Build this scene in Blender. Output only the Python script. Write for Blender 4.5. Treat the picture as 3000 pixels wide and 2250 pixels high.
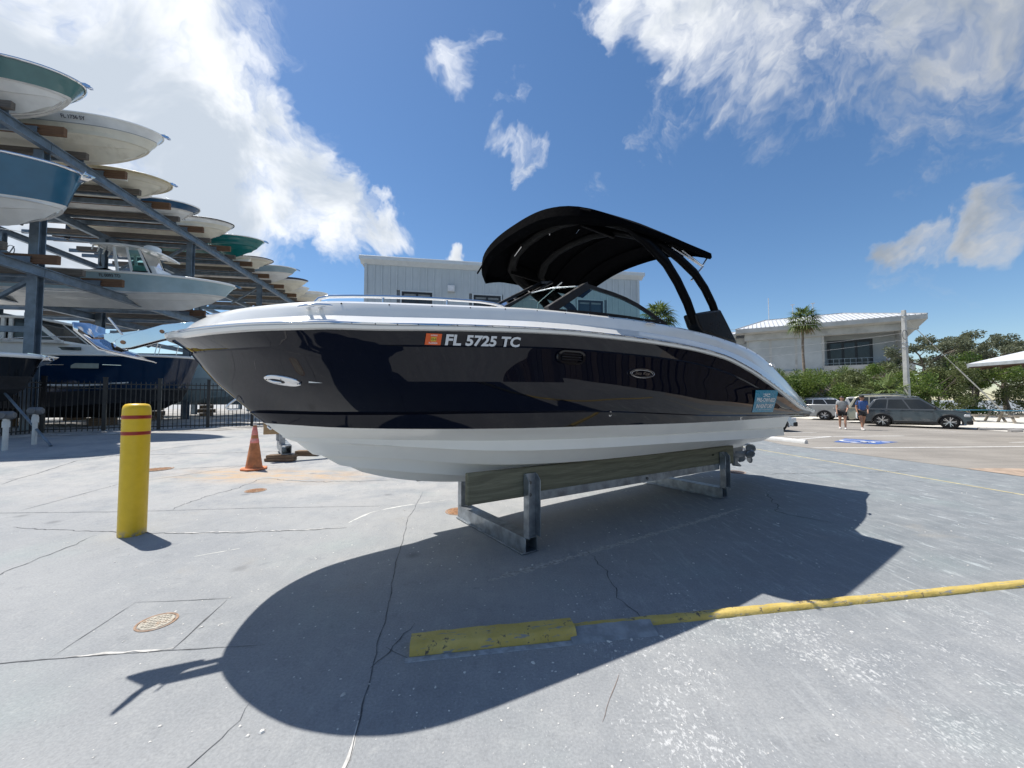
import bpy, bmesh, math, random
from mathutils import Vector, Matrix
R = math.radians
rng = random.Random(7)
for o in list(bpy.data.objects): bpy.data.objects.remove(o, do_unlink=True)
scene = bpy.context.scene
COL = scene.collection

# ------------------------------------------------------------------ camera
PITCH = math.degrees(math.atan(47/1125))
cam_d = bpy.data.cameras.new('camera'); cam_d.sensor_width = 36; cam_d.lens = 13.5
cam_d.clip_start = 0.05; cam_d.clip_end = 5000
cam = bpy.data.objects.new('camera', cam_d); COL.objects.link(cam)
cam.location = (0, 0, 1.5); cam.rotation_euler = (R(90+PITCH), 0, 0)
scene.camera = cam

# ------------------------------------------------------------------ light
SUN_TO = Vector((-0.43, 0.255, 1.0)).normalized()          # towards the sun
elev = math.asin(SUN_TO.z); az = math.atan2(SUN_TO.x, SUN_TO.y)
sun_d = bpy.data.lights.new('sun', 'SUN'); sun_d.energy = 5.0; sun_d.angle = R(0.53); sun_d.color = (1, .955, .89)
sun = bpy.data.objects.new('sun', sun_d); COL.objects.link(sun)
sun.rotation_euler = SUN_TO.to_track_quat('Z', 'Y').to_euler(); sun.location = (-20, 12, 40)
vs = scene.view_settings
vs.view_transform = 'Standard'; vs.look = 'None'; vs.gamma = 1; vs.exposure = 0.22; vs.use_curve_mapping = False

# ------------------------------------------------------------------ sky with clouds
world = bpy.data.worlds.new('World'); scene.world = world; world.use_nodes = True
wt = world.node_tree; wn = wt.nodes; wl = wt.links
for n in list(wn): wn.remove(n)
def W(t, **k):
    n = wn.new(t)
    for a, b in k.items(): setattr(n, a, b)
    return n
def wmath(op, a, b=None, c=None, clamp=False):
    n = W('ShaderNodeMath', operation=op, use_clamp=clamp)
    for i, v in enumerate((a, b, c)):
        if v is None: continue
        if isinstance(v, (int, float)): n.inputs[i].default_value = v
        else: wl.new(v, n.inputs[i])
    return n.outputs[0]
def wrange(v, a, b, c, d, mode='SMOOTHSTEP'):
    n = W('ShaderNodeMapRange', interpolation_type=mode)
    for i, q in enumerate((None, a, b, c, d)):
        if i: n.inputs[i].default_value = q
    wl.new(v, n.inputs[0]); return n.outputs[0]
def wnoise(vec, scale, detail, rough=.55, dist=0):
    n = W('ShaderNodeTexNoise'); n.inputs['Scale'].default_value = scale; n.inputs['Detail'].default_value = detail
    n.inputs['Roughness'].default_value = rough; n.inputs['Distortion'].default_value = dist
    wl.new(vec, n.inputs['Vector']); return n.outputs['Fac']
def wmix(f, a, b):
    n = W('ShaderNodeMix', data_type='RGBA')
    wl.new(f, n.inputs[0])
    for i, v in ((6, a), (7, b)):
        if isinstance(v, tuple): n.inputs[i].default_value = (*v, 1)
        else: wl.new(v, n.inputs[i])
    return n.outputs[2]
sky = W('ShaderNodeTexSky', sky_type='NISHITA'); sky.sun_disc = False
sky.sun_elevation = elev; sky.sun_rotation = az; sky.air_density = 1.0; sky.dust_density = 0.25; sky.ozone_density = 3.0
hs = W('ShaderNodeHueSaturation'); hs.inputs['Saturation'].default_value = 1.15; wl.new(sky.outputs[0], hs.inputs['Color']); SKY = hs.outputs[0]
tc = W('ShaderNodeTexCoord'); nrm = W('ShaderNodeVectorMath', operation='NORMALIZE')
wl.new(tc.outputs['Generated'], nrm.inputs[0]); D = nrm.outputs[0]
# one billowy noise both bends the cloud outlines and breaks them up
wv = W('ShaderNodeTexNoise'); wv.inputs['Scale'].default_value = 5.0; wv.inputs['Detail'].default_value = 5; wv.inputs['Roughness'].default_value = .6; wv.inputs['Distortion'].default_value = .35
wl.new(D, wv.inputs['Vector'])
ws = W('ShaderNodeVectorMath', operation='SUBTRACT'); wl.new(wv.outputs['Color'], ws.inputs[0]); ws.inputs[1].default_value = (.5, .5, .5)
wm = W('ShaderNodeVectorMath', operation='MULTIPLY_ADD'); wl.new(ws.outputs[0], wm.inputs[0]); wm.inputs[1].default_value = (.26, .26, .26); wl.new(D, wm.inputs[2])
wn2 = W('ShaderNodeVectorMath', operation='NORMALIZE'); wl.new(wm.outputs[0], wn2.inputs[0]); DW = wn2.outputs[0]
# where the cloud banks stand: azimuth (deg, right of ahead), elevation, radius, weight
CLOUDS = [(-20,22.3,3.6,.92),(-25.5,23.8,6,1),(-31.5,26,7.5,1),(-38,28,9.5,1),(-45,33,10,1),(-54,39,15,1),(-63,27,19,1),(-48,20,9,1),(-38.5,18.5,6,.95),(-58,11,9,.9),(-72,8,14,.9),
  (-9.5,20.8,2.2,1),(-10,41,3.2,.62),(-5,42.3,3.0,.52),(2.8,33.3,3.4,.60),(14,27.5,2.6,.36),(-1,39.5,2.6,.44),
  (17,46,5,.95),(25,45,8,.95),(24,36.5,5.5,.60),(33,39,9,.76),(42,37,9,.70),(52,35,9,.76),(60,30,8,.66),(35,31,5,.46),(51,25,6,.52),(57,24,5,.58),
  (48,15.0,2.4,.66),(52.5,16,2.8,.76),(47,11.7,3,.5),(57.5,19,2.5,.6),(23,5.2,2.4,.75),
  (110,32,16,.8),(-130,32,18,.8),(170,14,14,.7)]
cover = None
for a, e, r, w in CLOUDS:
    c = Vector((math.sin(R(a))*math.cos(R(e)), math.cos(R(a))*math.cos(R(e)), math.sin(R(e))))
    dn = W('ShaderNodeVectorMath', operation='DOT_PRODUCT'); wl.new(DW, dn.inputs[0]); dn.inputs[1].default_value = c
    m = wrange(dn.outputs['Value'], math.cos(R(r*1.55)), math.cos(R(r*.2)), 0, w)
    cover = m if cover is None else wmath('MAXIMUM', cover, m)
n1 = wv.outputs['Fac']; n3 = wnoise(DW, 16, 4, .6)
nn = wmath('MULTIPLY_ADD', n1, .45, wmath('MULTIPLY', n3, .55))
fld = wmath('MULTIPLY_ADD', wmath('SUBTRACT', nn, .5), 1.55, cover)
dens = wrange(fld, .42, 1.02, 0, 1)
core = wrange(wmath('MULTIPLY_ADD', wmath('SUBTRACT', n1, .5), 2.6, cover), .58, 1.25, 0, 1)
cc = wmix(core, (8.3, 8.45, 8.6), (4.7, 5.2, 5.8))
sd = W('ShaderNodeVectorMath', operation='DOT_PRODUCT'); wl.new(D, sd.inputs[0]); sd.inputs[1].default_value = SUN_TO
glow = wrange(sd.outputs['Value'], .2, .8, .60, 1.05)      # cloud is brighter where it stands nearer the sun
ccg = W('ShaderNodeVectorMath', operation='SCALE'); wl.new(cc, ccg.inputs[0]); wl.new(glow, ccg.inputs['Scale'])
fin = wmix(wmath('MULTIPLY', dens, .94), SKY, ccg.outputs[0])
bg = W('ShaderNodeBackground'); bg.inputs['Strength'].default_value = 0.112; wl.new(fin, bg.inputs['Color'])
wo = W('ShaderNodeOutputWorld'); wl.new(bg.outputs[0], wo.inputs[0])

# ------------------------------------------------------------------ helpers
def ss(a, b, x):
    t = min(1, max(0, (x-a)/(b-a))); return t*t*(3-2*t)
def hz(x, y):                                   # lie of the land: the yard rises a little towards the fence
    return .42*ss(6.0, 18.0, -.5*x+.85*y)*(1-ss(-1, 9, x))
def pchip(tab):
    xs = [p[0] for p in tab]; n = len(xs)
    def make(k):
        ys = [p[k] for p in tab]
        d = [(ys[i+1]-ys[i])/(xs[i+1]-xs[i]) for i in range(n-1)]
        m = [d[0]]+[0 if d[i-1]*d[i] <= 0 else 2*d[i-1]*d[i]/(d[i-1]+d[i]) for i in range(1, n-1)]+[d[-1]]
        def f(x):
            if x <= xs[0]: return ys[0]
            if x >= xs[-1]: return ys[-1]
            i = max(j for j in range(n-1) if xs[j] <= x)
            h = xs[i+1]-xs[i]; t = (x-xs[i])/h
            return ys[i]*(1+2*t)*(1-t)**2+h*m[i]*t*(1-t)**2+ys[i+1]*t*t*(3-2*t)+h*m[i+1]*t*t*(t-1)
        return f
    return [make(k) for k in range(1, len(tab[0]))]

class MB:
    def __init__(s): s.v = []; s.f = []
    def add(s, vs, fs):
        o = len(s.v); s.v += [tuple(p) for p in vs]; s.f += [tuple(i+o for i in q) for q in fs]; return s
    def box(s, cx, cy, cz, sx, sy, sz, M=None):
        vs = [Vector((cx+sx*i/2, cy+sy*j/2, cz+sz*k/2)) for i in (-1,1) for j in (-1,1) for k in (-1,1)]
        if M: vs = [M@p for p in vs]
        return s.add(vs, [(0,1,3,2),(4,6,7,5),(0,4,5,1),(2,3,7,6),(0,2,6,4),(1,5,7,3)])
    def beam(s, a, b, w, h, up=(0,0,1)):
        a = Vector(a); b = Vector(b); d = (b-a).normalized(); u = Vector(up)
        if abs(d.dot(u)) > .99: u = Vector((1,0,0))
        sd = d.cross(u).normalized(); u = sd.cross(d)
        vs = [p+sd*(w/2*i)+u*(h/2*j) for p in (a,b) for i,j in ((-1,-1),(1,-1),(1,1),(-1,1))]
        return s.add(vs, [(3,2,1,0),(4,5,6,7),(0,1,5,4),(1,2,6,5),(2,3,7,6),(3,0,4,7)])
    def tube(s, path, r, seg=8, cap=True):
        P = [Vector(p) for p in path]; n = len(P); rs = r if isinstance(r, (list, tuple)) else [r]*n
        rings = []; prev = None
        for i in range(n):
            t = (P[min(i+1,n-1)]-P[max(i-1,0)]).normalized()
            if prev is None:
                u = Vector((0,0,1)) if abs(t.z) < .9 else Vector((1,0,0)); u = (u-t*u.dot(t)).normalized()
            else:
                u = prev-t*prev.dot(t); u = u.normalized() if u.length > 1e-6 else prev
            prev = u; w = t.cross(u)
            rings.append([P[i]+(u*math.cos(2*math.pi*k/seg)+w*math.sin(2*math.pi*k/seg))*rs[i] for k in range(seg)])
        vs = [p for ring in rings for p in ring]
        fs = [(i*seg+k, i*seg+(k+1)%seg, (i+1)*seg+(k+1)%seg, (i+1)*seg+k) for i in range(n-1) for k in range(seg)]
        if cap: fs += [tuple(range(seg-1,-1,-1)), tuple((n-1)*seg+k for k in range(seg))]
        return s.add(vs, fs)
    def lathe(s, prof, seg=24, M=None, cap=True):
        vs = [Vector((r*math.cos(2*math.pi*k/seg), r*math.sin(2*math.pi*k/seg), z)) for r,z in prof for k in range(seg)]
        if M: vs = [M@p for p in vs]
        n = len(prof)
        fs = [(i*seg+k, i*seg+(k+1)%seg, (i+1)*seg+(k+1)%seg, (i+1)*seg+k) for i in range(n-1) for k in range(seg)]
        if cap: fs += [tuple(range(seg-1,-1,-1)), tuple((n-1)*seg+k for k in range(seg))]
        return s.add(vs, fs)
    def grid(s, rows):
        n = len(rows[0]); vs = [p for r in rows for p in r]
        return s.add(vs, [(i*n+k, i*n+k+1, (i+1)*n+k+1, (i+1)*n+k) for i in range(len(rows)-1) for k in range(n-1)])
    def prism(s, poly, t0, t1, fn):                # poly: 2-D outline, fn(a,b,t) -> point
        n = len(poly)
        vs = [fn(a,b,t) for t in (t0,t1) for a,b in poly]
        return s.add(vs, [tuple(range(n-1,-1,-1)), tuple(range(n,2*n))]+[(i,(i+1)%n,n+(i+1)%n,n+i) for i in range(n)])
    def ico(s, c, rad, M=None, seg=8, rings=6):
        c = Vector(c); rx, ry, rz = rad if isinstance(rad, (tuple,list)) else (rad,)*3
        vs = []; fs = []
        for i in range(rings+1):
            th = math.pi*i/rings
            for k in range(seg):
                p = Vector((rx*math.sin(th)*math.cos(2*math.pi*k/seg), ry*math.sin(th)*math.sin(2*math.pi*k/seg), rz*math.cos(th)))
                vs.append(c+((M@p) if M else p))
        fs = [(i*seg+k, (i+1)*seg+k, (i+1)*seg+(k+1)%seg, i*seg+(k+1)%seg) for i in range(rings) for k in range(seg)]
        return s.add(vs, fs)
    def mesh(s, name, merge=True):
        me = bpy.data.meshes.new(name); me.from_pydata(s.v, [], s.f)
        if merge:
            bm = bmesh.new(); bm.from_mesh(me)
            bmesh.ops.remove_doubles(bm, verts=bm.verts, dist=1e-5)
            bmesh.ops.recalc_face_normals(bm, faces=bm.faces); bm.to_mesh(me); bm.free()
        return me
    def build(s, name, mat, parent=None, smooth=None, bevel=0, merge=True, seg=2, solid=0):
        me = s.mesh(name, merge); ob = bpy.data.objects.new(name, me); COL.objects.link(ob)
        if mat: me.materials.append(mat)
        if smooth is not None:
            me.polygons.foreach_set('use_smooth', [True]*len(me.polygons)); me.set_sharp_from_angle(angle=R(smooth))
        if solid:
            m = ob.modifiers.new('solid', 'SOLIDIFY'); m.thickness = solid; m.offset = 0
        if bevel:
            m = ob.modifiers.new('bevel', 'BEVEL'); m.width = bevel; m.segments = seg; m.limit_method = 'ANGLE'; m.angle_limit = R(40)
            if smooth is None:
                me.polygons.foreach_set('use_smooth', [True]*len(me.polygons)); me.set_sharp_from_angle(angle=R(35))
        if parent: ob.parent = parent
        return ob

def tag(o, label=None, cat=None, group=None, kind=None):
    if label: o['label'] = label
    if cat: o['category'] = cat
    if group: o['group'] = group
    if kind: o['kind'] = kind
    return o
def thing(name, label, cat, loc=(0,0,0), rz=0, group=None):
    o = bpy.data.objects.new(name, None); COL.objects.link(o); o.empty_display_size = .2
    o.location = loc; o.rotation_euler = (0,0,rz)
    return tag(o, label, cat, group)
def struct(o): o['kind'] = 'structure'; return o
def link_copy(src, parent, M=None, loc=None):
    c = src.copy(); COL.objects.link(c); c.parent = parent
    if M is not None: c.matrix_local = M
    if loc is not None: c.location = loc
    return c
def rodmat(a, b):                                # maps +Z unit to a->b
    a = Vector(a); d = Vector(b)-a
    return Matrix.Translation(a)@d.to_track_quat('Z','Y').to_matrix().to_4x4()
def text_mesh(s, size, bold=0.0, align='LEFT', shear=0):
    cu = bpy.data.curves.new('t', 'FONT'); cu.body = s; cu.size = size; cu.offset = bold*size; cu.align_x = align; cu.resolution_u = 3; cu.shear = shear
    ob = bpy.data.objects.new('t', cu); COL.objects.link(ob)
    dg = bpy.context.evaluated_depsgraph_get(); me = bpy.data.meshes.new_from_object(ob.evaluated_get(dg))
    vs = [tuple(v.co) for v in me.vertices]; fs = [tuple(p.vertices) for p in me.polygons]
    bpy.data.objects.remove(ob); bpy.data.curves.remove(cu); bpy.data.meshes.remove(me)
    return vs, fs

# ------------------------------------------------------------------ materials
MATS = {}
class NT:
    def __init__(s, name):
        s.m = bpy.data.materials.new(name); s.m.use_nodes = True; s.t = s.m.node_tree; s.n = s.t.nodes; s.l = s.t.links
        s.p = s.n['Principled BSDF']; s.tc = s.n.new('ShaderNodeTexCoord')
    def put(s, sock, v):
        if isinstance(v, (int, float)): sock.default_value = v
        elif isinstance(v, tuple): sock.default_value = (*v, 1) if len(v) == 3 and sock.type == 'RGBA' else v
        else: s.l.new(v, sock)
    def vec(s, scale=(1,1,1), rot=0, coord='Object', loc=(0,0,0)):
        mp = s.n.new('ShaderNodeMapping'); s.l.new(s.tc.outputs[coord], mp.inputs[0])
        mp.inputs['Scale'].default_value = scale; mp.inputs['Rotation'].default_value = (0,0,rot); mp.inputs['Location'].default_value = loc
        return mp.outputs[0]
    def noise(s, vec, scale, detail=5, rough=.55, dist=0):
        n = s.n.new('ShaderNodeTexNoise'); s.l.new(vec, n.inputs['Vector'])
        for k, v in (('Scale',scale),('Detail',detail),('Roughness',rough),('Distortion',dist)): n.inputs[k].default_value = v
        return n.outputs['Fac']
    def vor(s, vec, scale, feature='F1', out='Distance'):
        n = s.n.new('ShaderNodeTexVoronoi'); n.feature = feature; s.l.new(vec, n.inputs['Vector']); n.inputs['Scale'].default_value = scale
        return n.outputs[out]
    def rng(s, v, a, b, c=0, d=1, mode='SMOOTHSTEP'):
        n = s.n.new('ShaderNodeMapRange'); n.interpolation_type = mode
        for i, q in ((1,a),(2,b),(3,c),(4,d)): n.inputs[i].default_value = q
        s.l.new(v, n.inputs[0]); return n.outputs[0]
    def math(s, op, a, b=None, clamp=False):
        n = s.n.new('ShaderNodeMath'); n.operation = op; n.use_clamp = clamp
        s.put(n.inputs[0], a)
        if b is not None: s.put(n.inputs[1], b)
        return n.outputs[0]
    def mix(s, f, a, b, mode='MIX'):
        n = s.n.new('ShaderNodeMix'); n.data_type = 'RGBA'; n.blend_type = mode
        s.put(n.inputs[0], f); s.put(n.inputs[6], a); s.put(n.inputs[7], b); return n.outputs[2]
    def sep(s, vec):
        n = s.n.new('ShaderNodeSeparateXYZ'); s.l.new(vec, n.inputs[0]); return n.outputs
    def bump(s, h, strength=.3, dist=.01):
        n = s.n.new('ShaderNodeBump'); n.inputs['Strength'].default_value = strength; n.inputs['Distance'].default_value = dist
        s.l.new(h, n.inputs['Height']); s.l.new(n.outputs[0], s.p.inputs['Normal'])
    def set(s, **k):
        for a, v in k.items(): s.put(s.p.inputs[{'color':'Base Color','rough':'Roughness','metal':'Metallic','coat':'Coat Weight','spec':'Specular IOR Level','trans':'Transmission Weight','alpha':'Alpha','ior':'IOR','coatr':'Coat Roughness'}[a]], v)
        return s.m
def pbr(name, col, rough=.5, metal=0, var=.12, scale=6, bump=0, bscale=40, coat=0, rvar=.08, dirt=None, dscale=2.5, spec=.5):
    if name in MATS: return MATS[name]
    t = NT(name); v = t.vec()
    n = t.noise(v, scale, 5)
    lo = tuple(c*(1-var) for c in col); hi = tuple(min(1, c*(1+var)) for c in col)
    c = t.mix(t.rng(n, .3, .7), lo, hi)
    if dirt:
        d = t.rng(t.noise(v, dscale, 8, .65), .52, .72); c = t.mix(d, c, dirt)
    t.set(color=c, rough=t.rng(t.noise(v, scale*2.3, 3), .3, .7, max(.02, rough-rvar), min(1, rough+rvar)), metal=metal, coat=coat, spec=spec)
    if bump: t.bump(t.noise(v, bscale, 4), bump, .01)
    MATS[name] = t.m; return t.m
def glass(name, col=(.55,.72,.68), mixf=.22):
    if name in MATS: return MATS[name]
    t = NT(name); n = t.n
    tr = n.new('ShaderNodeBsdfTransparent'); tr.inputs[0].default_value = (*col, 1)
    gl = n.new('ShaderNodeBsdfGlossy'); gl.inputs['Roughness'].default_value = .01
    fr = n.new('ShaderNodeFresnel'); fr.inputs[0].default_value = 1.5
    mx = n.new('ShaderNodeMixShader')
    f = t.math('ADD', fr.outputs[0], .02, True); t.l.new(f, mx.inputs[0]); t.l.new(tr.outputs[0], mx.inputs[1]); t.l.new(gl.outputs[0], mx.inputs[2])
    t.l.new(mx.outputs[0], n['Material Output'].inputs[0]); MATS[name] = t.m; return t.m
def leafmat(name, a, b, c=None, trans=.3):
    if name in MATS: return MATS[name]
    t = NT(name); v = t.vec()
    col = t.mix(t.rng(t.noise(v, .9, 4), .35, .65), a, b)
    col = t.mix(t.rng(t.noise(v, 9, 2), .55, .75), col, c or tuple(min(1, q*1.5) for q in b))
    t.set(color=col, rough=.55, spec=.35)
    tl = t.n.new('ShaderNodeBsdfTranslucent'); t.l.new(col, tl.inputs[0])
    mx = t.n.new('ShaderNodeMixShader'); mx.inputs[0].default_value = trans
    t.l.new(t.p.outputs[0], mx.inputs[1]); t.l.new(tl.outputs[0], mx.inputs[2]); t.l.new(mx.outputs[0], t.n['Material Output'].inputs[0])
    MATS[name] = t.m; return t.m

GEL_W = pbr('white_gelcoat', (.88,.87,.83), .14, var=.02, coat=.4, rvar=.05)
BOT_W = pbr('white_hull_bottom', (.93,.90,.83), .2, var=.015, scale=3, rvar=.06, dirt=(.88,.85,.79), dscale=1.6)
def _navy():
    t = NT('navy_gelcoat'); v = t.vec()
    s = t.rng(t.noise(t.vec((1,1,5)), 9, 6, .7), .60, .8, .015, .06)
    t.set(color=t.mix(t.rng(t.noise(v, 60, 3), .66, .8), (.0035,.0045,.011), (.010,.012,.018)), rough=s, spec=.38)
    t.bump(t.noise(t.vec((.35,1,1)), 2.3, 2), .045, .05)
    return t.m
NAVY = _navy()
CHROME = pbr('stainless', (.78,.78,.79), .08, 1, var=.03, rvar=.03)
BLACK_F = pbr('black_canvas', (.0016,.0017,.0024), .9, var=.25, scale=14, bump=.25, bscale=220, spec=.03)
BLACK_T = pbr('black_tower_paint', (.0022,.0022,.0028), .5, var=.2, spec=.07)
BLACK_P = pbr('black_powdercoat', (.012,.012,.014), .38, var=.2, rvar=.1)
RUBBER = pbr('black_rubber', (.018,.018,.018), .8, var=.2)
GALV = pbr('galvanised_steel', (.33,.36,.39), .42, .75, var=.25, scale=9, dirt=(.20,.21,.22), rvar=.12)
GALV_R = pbr('weathered_rack_steel', (.17,.215,.26), .5, .45, var=.2, scale=3, dirt=(.10,.125,.15), dscale=.9, rvar=.1)
DARK = pbr('dark_void', (.01,.01,.012), .9)
GLASS = glass('clear_tinted_glass')
def _yellow():
    t = NT('yellow_polyethylene'); v = t.vec()
    c = t.mix(t.rng(t.noise(v, 9, 5), .3, .7), (.74,.475,.012), (.80,.52,.016))
    c = t.mix(t.rng(t.noise(t.vec((1,1,.25)), 14, 7, .75), .66, .72), c, (.46,.33,.06))
    c = t.mix(t.rng(t.noise(t.vec((3,3,30), loc=(2,5,1)), 1.1, 7, .75), .68, .71), c, (.20,.16,.07))
    c = t.mix(t.math('MULTIPLY', t.rng(t.noise(v, 16, 6, .7), .42, .62), t.rng(t.sep(v)[2], .10, .0)), c, (.30,.27,.21))
    t.set(color=c, rough=t.rng(t.noise(v, 30, 4), .3, .7, .32, .5)); t.bump(t.noise(v, 26, 4), .08, .01); return t.m
YELLOW = _yellow()
# ------------------------------------------------------------------ ground, lot, sand
def concrete():
    t = NT('weathered_painted_concrete'); v = t.vec(); x, y, z = t.sep(v)[:3]
    big = t.noise(v, .55, 6, .62); mid = t.noise(v, 3.1, 7, .7); fine = t.noise(v, 70, 4, .65)
    c = t.mix(t.rng(big, .3, .7), (.248,.262,.274), (.312,.321,.325))
    c = t.mix(t.math('MULTIPLY', t.rng(mid, .42, .72), .5), c, (.37,.377,.374))
    c = t.mix(t.math('MULTIPLY', t.rng(t.noise(v, 5.5, 6, .7), .56, .74), .45), c, (.17,.182,.193))
    # darker, scrubbed paint over the right half of the yard
    rgt = t.math('MULTIPLY', t.rng(x, .6, 3.2), t.rng(y, 2.2, 3.6))
    c = t.mix(t.math('MULTIPLY', rgt, .75), c, t.mix(t.rng(mid, .3, .7), (.165,.185,.195), (.235,.255,.265)))
    # paint worn to bare, paler concrete towards the back of the yard
    worn = t.math('MULTIPLY', t.rng(y, 3.6, 7.5), t.rng(t.noise(v, 1.3, 8, .72), .34, .60))
    worn = t.math('MULTIPLY', worn, t.rng(x, 3.0, -.5))
    c = t.mix(t.math('MULTIPLY', worn, .72), c, (.44,.428,.402))
    # brushed streaks running away from the viewer
    st = t.noise(t.vec((9,1.0,1), R(6)), 3, 7, .7)
    lft = t.rng(x, .0, 2.2, .30, 1)
    c = t.mix(t.math('MULTIPLY', t.rng(st, .48, .72), t.math('MULTIPLY', lft, .45)), c, (.20,.215,.228))
    st2 = t.noise(t.vec((7,.8,1), R(6), loc=(5,3,0)), 2.2, 8, .74)
    c = t.mix(t.math('MULTIPLY', t.rng(st2, .52, .68), t.math('MULTIPLY', lft, .45)), c, (.42,.435,.435))
    mot = t.noise(v, 9, 7, .72); c = t.mix(t.math('MULTIPLY', t.rng(mot, .54, .70), .38), c, (.40,.405,.40)); c = t.mix(t.math('MULTIPLY', t.rng(mot, .45, .32), .35), c, (.185,.195,.205))
    scrub = t.math('MULTIPLY', rgt, t.rng(t.noise(t.vec((5,1.3,1), R(10), loc=(2,9,0)), 1.7, 9, .76), .56, .66))
    c = t.mix(t.math('MULTIPLY', scrub, .75), c, (.46,.50,.505))
    # flaked white paint: dense on the near right apron, sparse elsewhere
    reg = t.math('MULTIPLY', t.rng(x, -1.2, .8), t.rng(y, 4.2, 2.4))
    patch = t.rng(t.noise(v, 1.8, 6, .7), .30, .66, .25, 1)
    reg = t.math('MULTIPLY', reg, patch)
    fl = t.noise(t.vec((34,20,1), R(20)), 1.5, 9, .76, .4)
    thr = t.rng(reg, 0, 1, .735, .52, 'LINEAR')
    fleck = t.rng(t.math('SUBTRACT', fl, thr), 0, .025)
    c = t.mix(t.math('MULTIPLY', fleck, .72), c, (.60,.605,.595))
    fl2 = t.rng(t.noise(t.vec((70,30,1), R(14)), 1.9, 5, .65), .64, .68)
    c = t.mix(t.math('MULTIPLY', fl2, t.math('ADD', t.math('MULTIPLY', reg, .85), .22)), c, (.62,.63,.62))
    # green and ochre tints, rust bleed
    c = t.mix(t.math('MULTIPLY', t.rng(t.noise(v, .9, 4), .52, .75), .30), c, (.27,.335,.325))
    c = t.mix(t.math('MULTIPLY', t.rng(t.noise(t.vec((1,1,1), loc=(7,2,0)), 1.0, 6, .7), .58, .75), .28), c, (.36,.32,.26))
    rx = t.rng(t.math('ABSOLUTE', t.math('ADD', x, 4.6)), 2.5, .6); ry = t.rng(t.math('ABSOLUTE', t.math('SUBTRACT', y, 7.45)), .85, .1)
    rust = t.math('MULTIPLY', t.math('MULTIPLY', rx, ry), t.rng(t.noise(t.vec((.8,3,1)), 1.8, 8, .74), .36, .62))
    c = t.mix(t.math('MULTIPLY', rust, .75), c, (.54,.36,.19))
    # grime specks and fine grain
    c = t.mix(.5, c, t.mix(t.rng(fine, .2, .8), (.36,.36,.36), (.66,.66,.66)), 'OVERLAY')
    c = t.mix(t.rng(t.vor(v, 21), .05, .025), c, (.09,.095,.10))
    c = t.mix(t.math('MULTIPLY', t.rng(t.vor(t.vec((1,1,1), loc=(3,1,0)), 1.3), .13, .02), .5), c, (.13,.135,.14))
    t.set(color=c, rough=t.rng(mid, .3, .7, .6, .85), spec=.3)
    t.bump(t.math('ADD', t.math('MULTIPLY', fine, .4), t.math('MULTIPLY', fl, .6)), .3, .012)
    return t.m
CONC = concrete()
def asphalt():
    t = NT('sun_bleached_asphalt'); v = t.vec()
    c = t.mix(t.rng(t.noise(v, .35, 6, .6), .3, .7), (.23,.212,.188), (.33,.305,.27))
    c = t.mix(t.math('MULTIPLY', t.rng(t.noise(t.vec((.25,1.6,1), R(8)), 1.1, 6, .65), .45, .7), .5), c, (.165,.155,.14))
    c = t.mix(t.rng(t.noise(v, 60, 3, .7), .5, .75), c, (.36,.335,.30)); c = t.mix(t.rng(t.vor(v, 45), .18, .1), c, (.09,.088,.085))
    t.set(color=c, rough=.85, spec=.25); t.bump(t.noise(v, 90, 3), .5, .01); return t.m
def sandmat():
    t = NT('white_sand'); v = t.vec()
    c = t.mix(t.rng(t.noise(v, .8, 7, .65), .3, .7), (.52,.49,.43), (.72,.69,.62)); c = t.mix(t.rng(t.noise(v, 30, 4), .55, .75), c, (.45,.41,.35))
    t.set(color=c, rough=.95, spec=.15); t.bump(t.noise(v, 5, 8, .7), .6, .06); return t.m
ASPH = asphalt(); SAND = sandmat()
def gridsheet(name, xs, ys, mat, dz=0, inside=None, parent=None, zf=None):
    m = MB(); zf = zf or hz
    m.grid([[Vector((x, y, zf(x,y)+dz)) for x in xs] for y in ys])
    return m.build(name, mat, parent, smooth=60)
far = [60,90,150,300,700,3000]
xs = [-v for v in reversed(far)]+[-45,-35]+[-28+i for i in range(0,41)]+[15,20,26,34,45]+far
ys = [-v for v in reversed(far)]+[-40,-20,-10,-4]+[i for i in range(0,32)]+[36,44]+far
ground = struct(gridsheet('ground', xs, ys, CONC))
def poly_sheet(name, pts, mat, z=.004, parent=None, cuts=1):
    m = MB(); m.add([Vector((x,y,hz(x,y)+z)) for x,y in pts], [tuple(range(len(pts)))])
    return m.build(name, mat, parent)
lot = struct(poly_sheet('parking_lot', [(10.35,4.0),(10.01,7.58),(9.77,9.51),(9.1,12.9),(9.5,15.3),(9.9,20),(9.9,60),(140,60),(140,4)], ASPH))
sandv = struct(gridsheet('sand', [23.4+i*.9 for i in range(45)], [14.6+i*.9 for i in range(40)], SAND, .012,
    zf=lambda x,y: .0+.10*ss(0,3,x-23.4)*ss(0,2,y-14.6)+.04*math.sin(x*1.9+y)*math.sin(y*2.3)*ss(0,1.5,x-23.4)))
def verge_mat():
    t = NT('gravelly_sand'); v = t.vec()
    c = t.mix(t.rng(t.noise(v, 1.5, 8, .7), .35, .65), (.26,.25,.235), (.55,.53,.49)); c = t.mix(t.rng(t.vor(v, 16), .25, .1), c, (.13,.125,.12))
    t.set(color=c, rough=.95, spec=.1); t.bump(t.noise(v, 14, 6, .7), .7, .04); return t.m
VERGE = verge_mat()
def fence_d(x, y): return -.5*x+.85*y
m = MB(); rows = []
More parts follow.
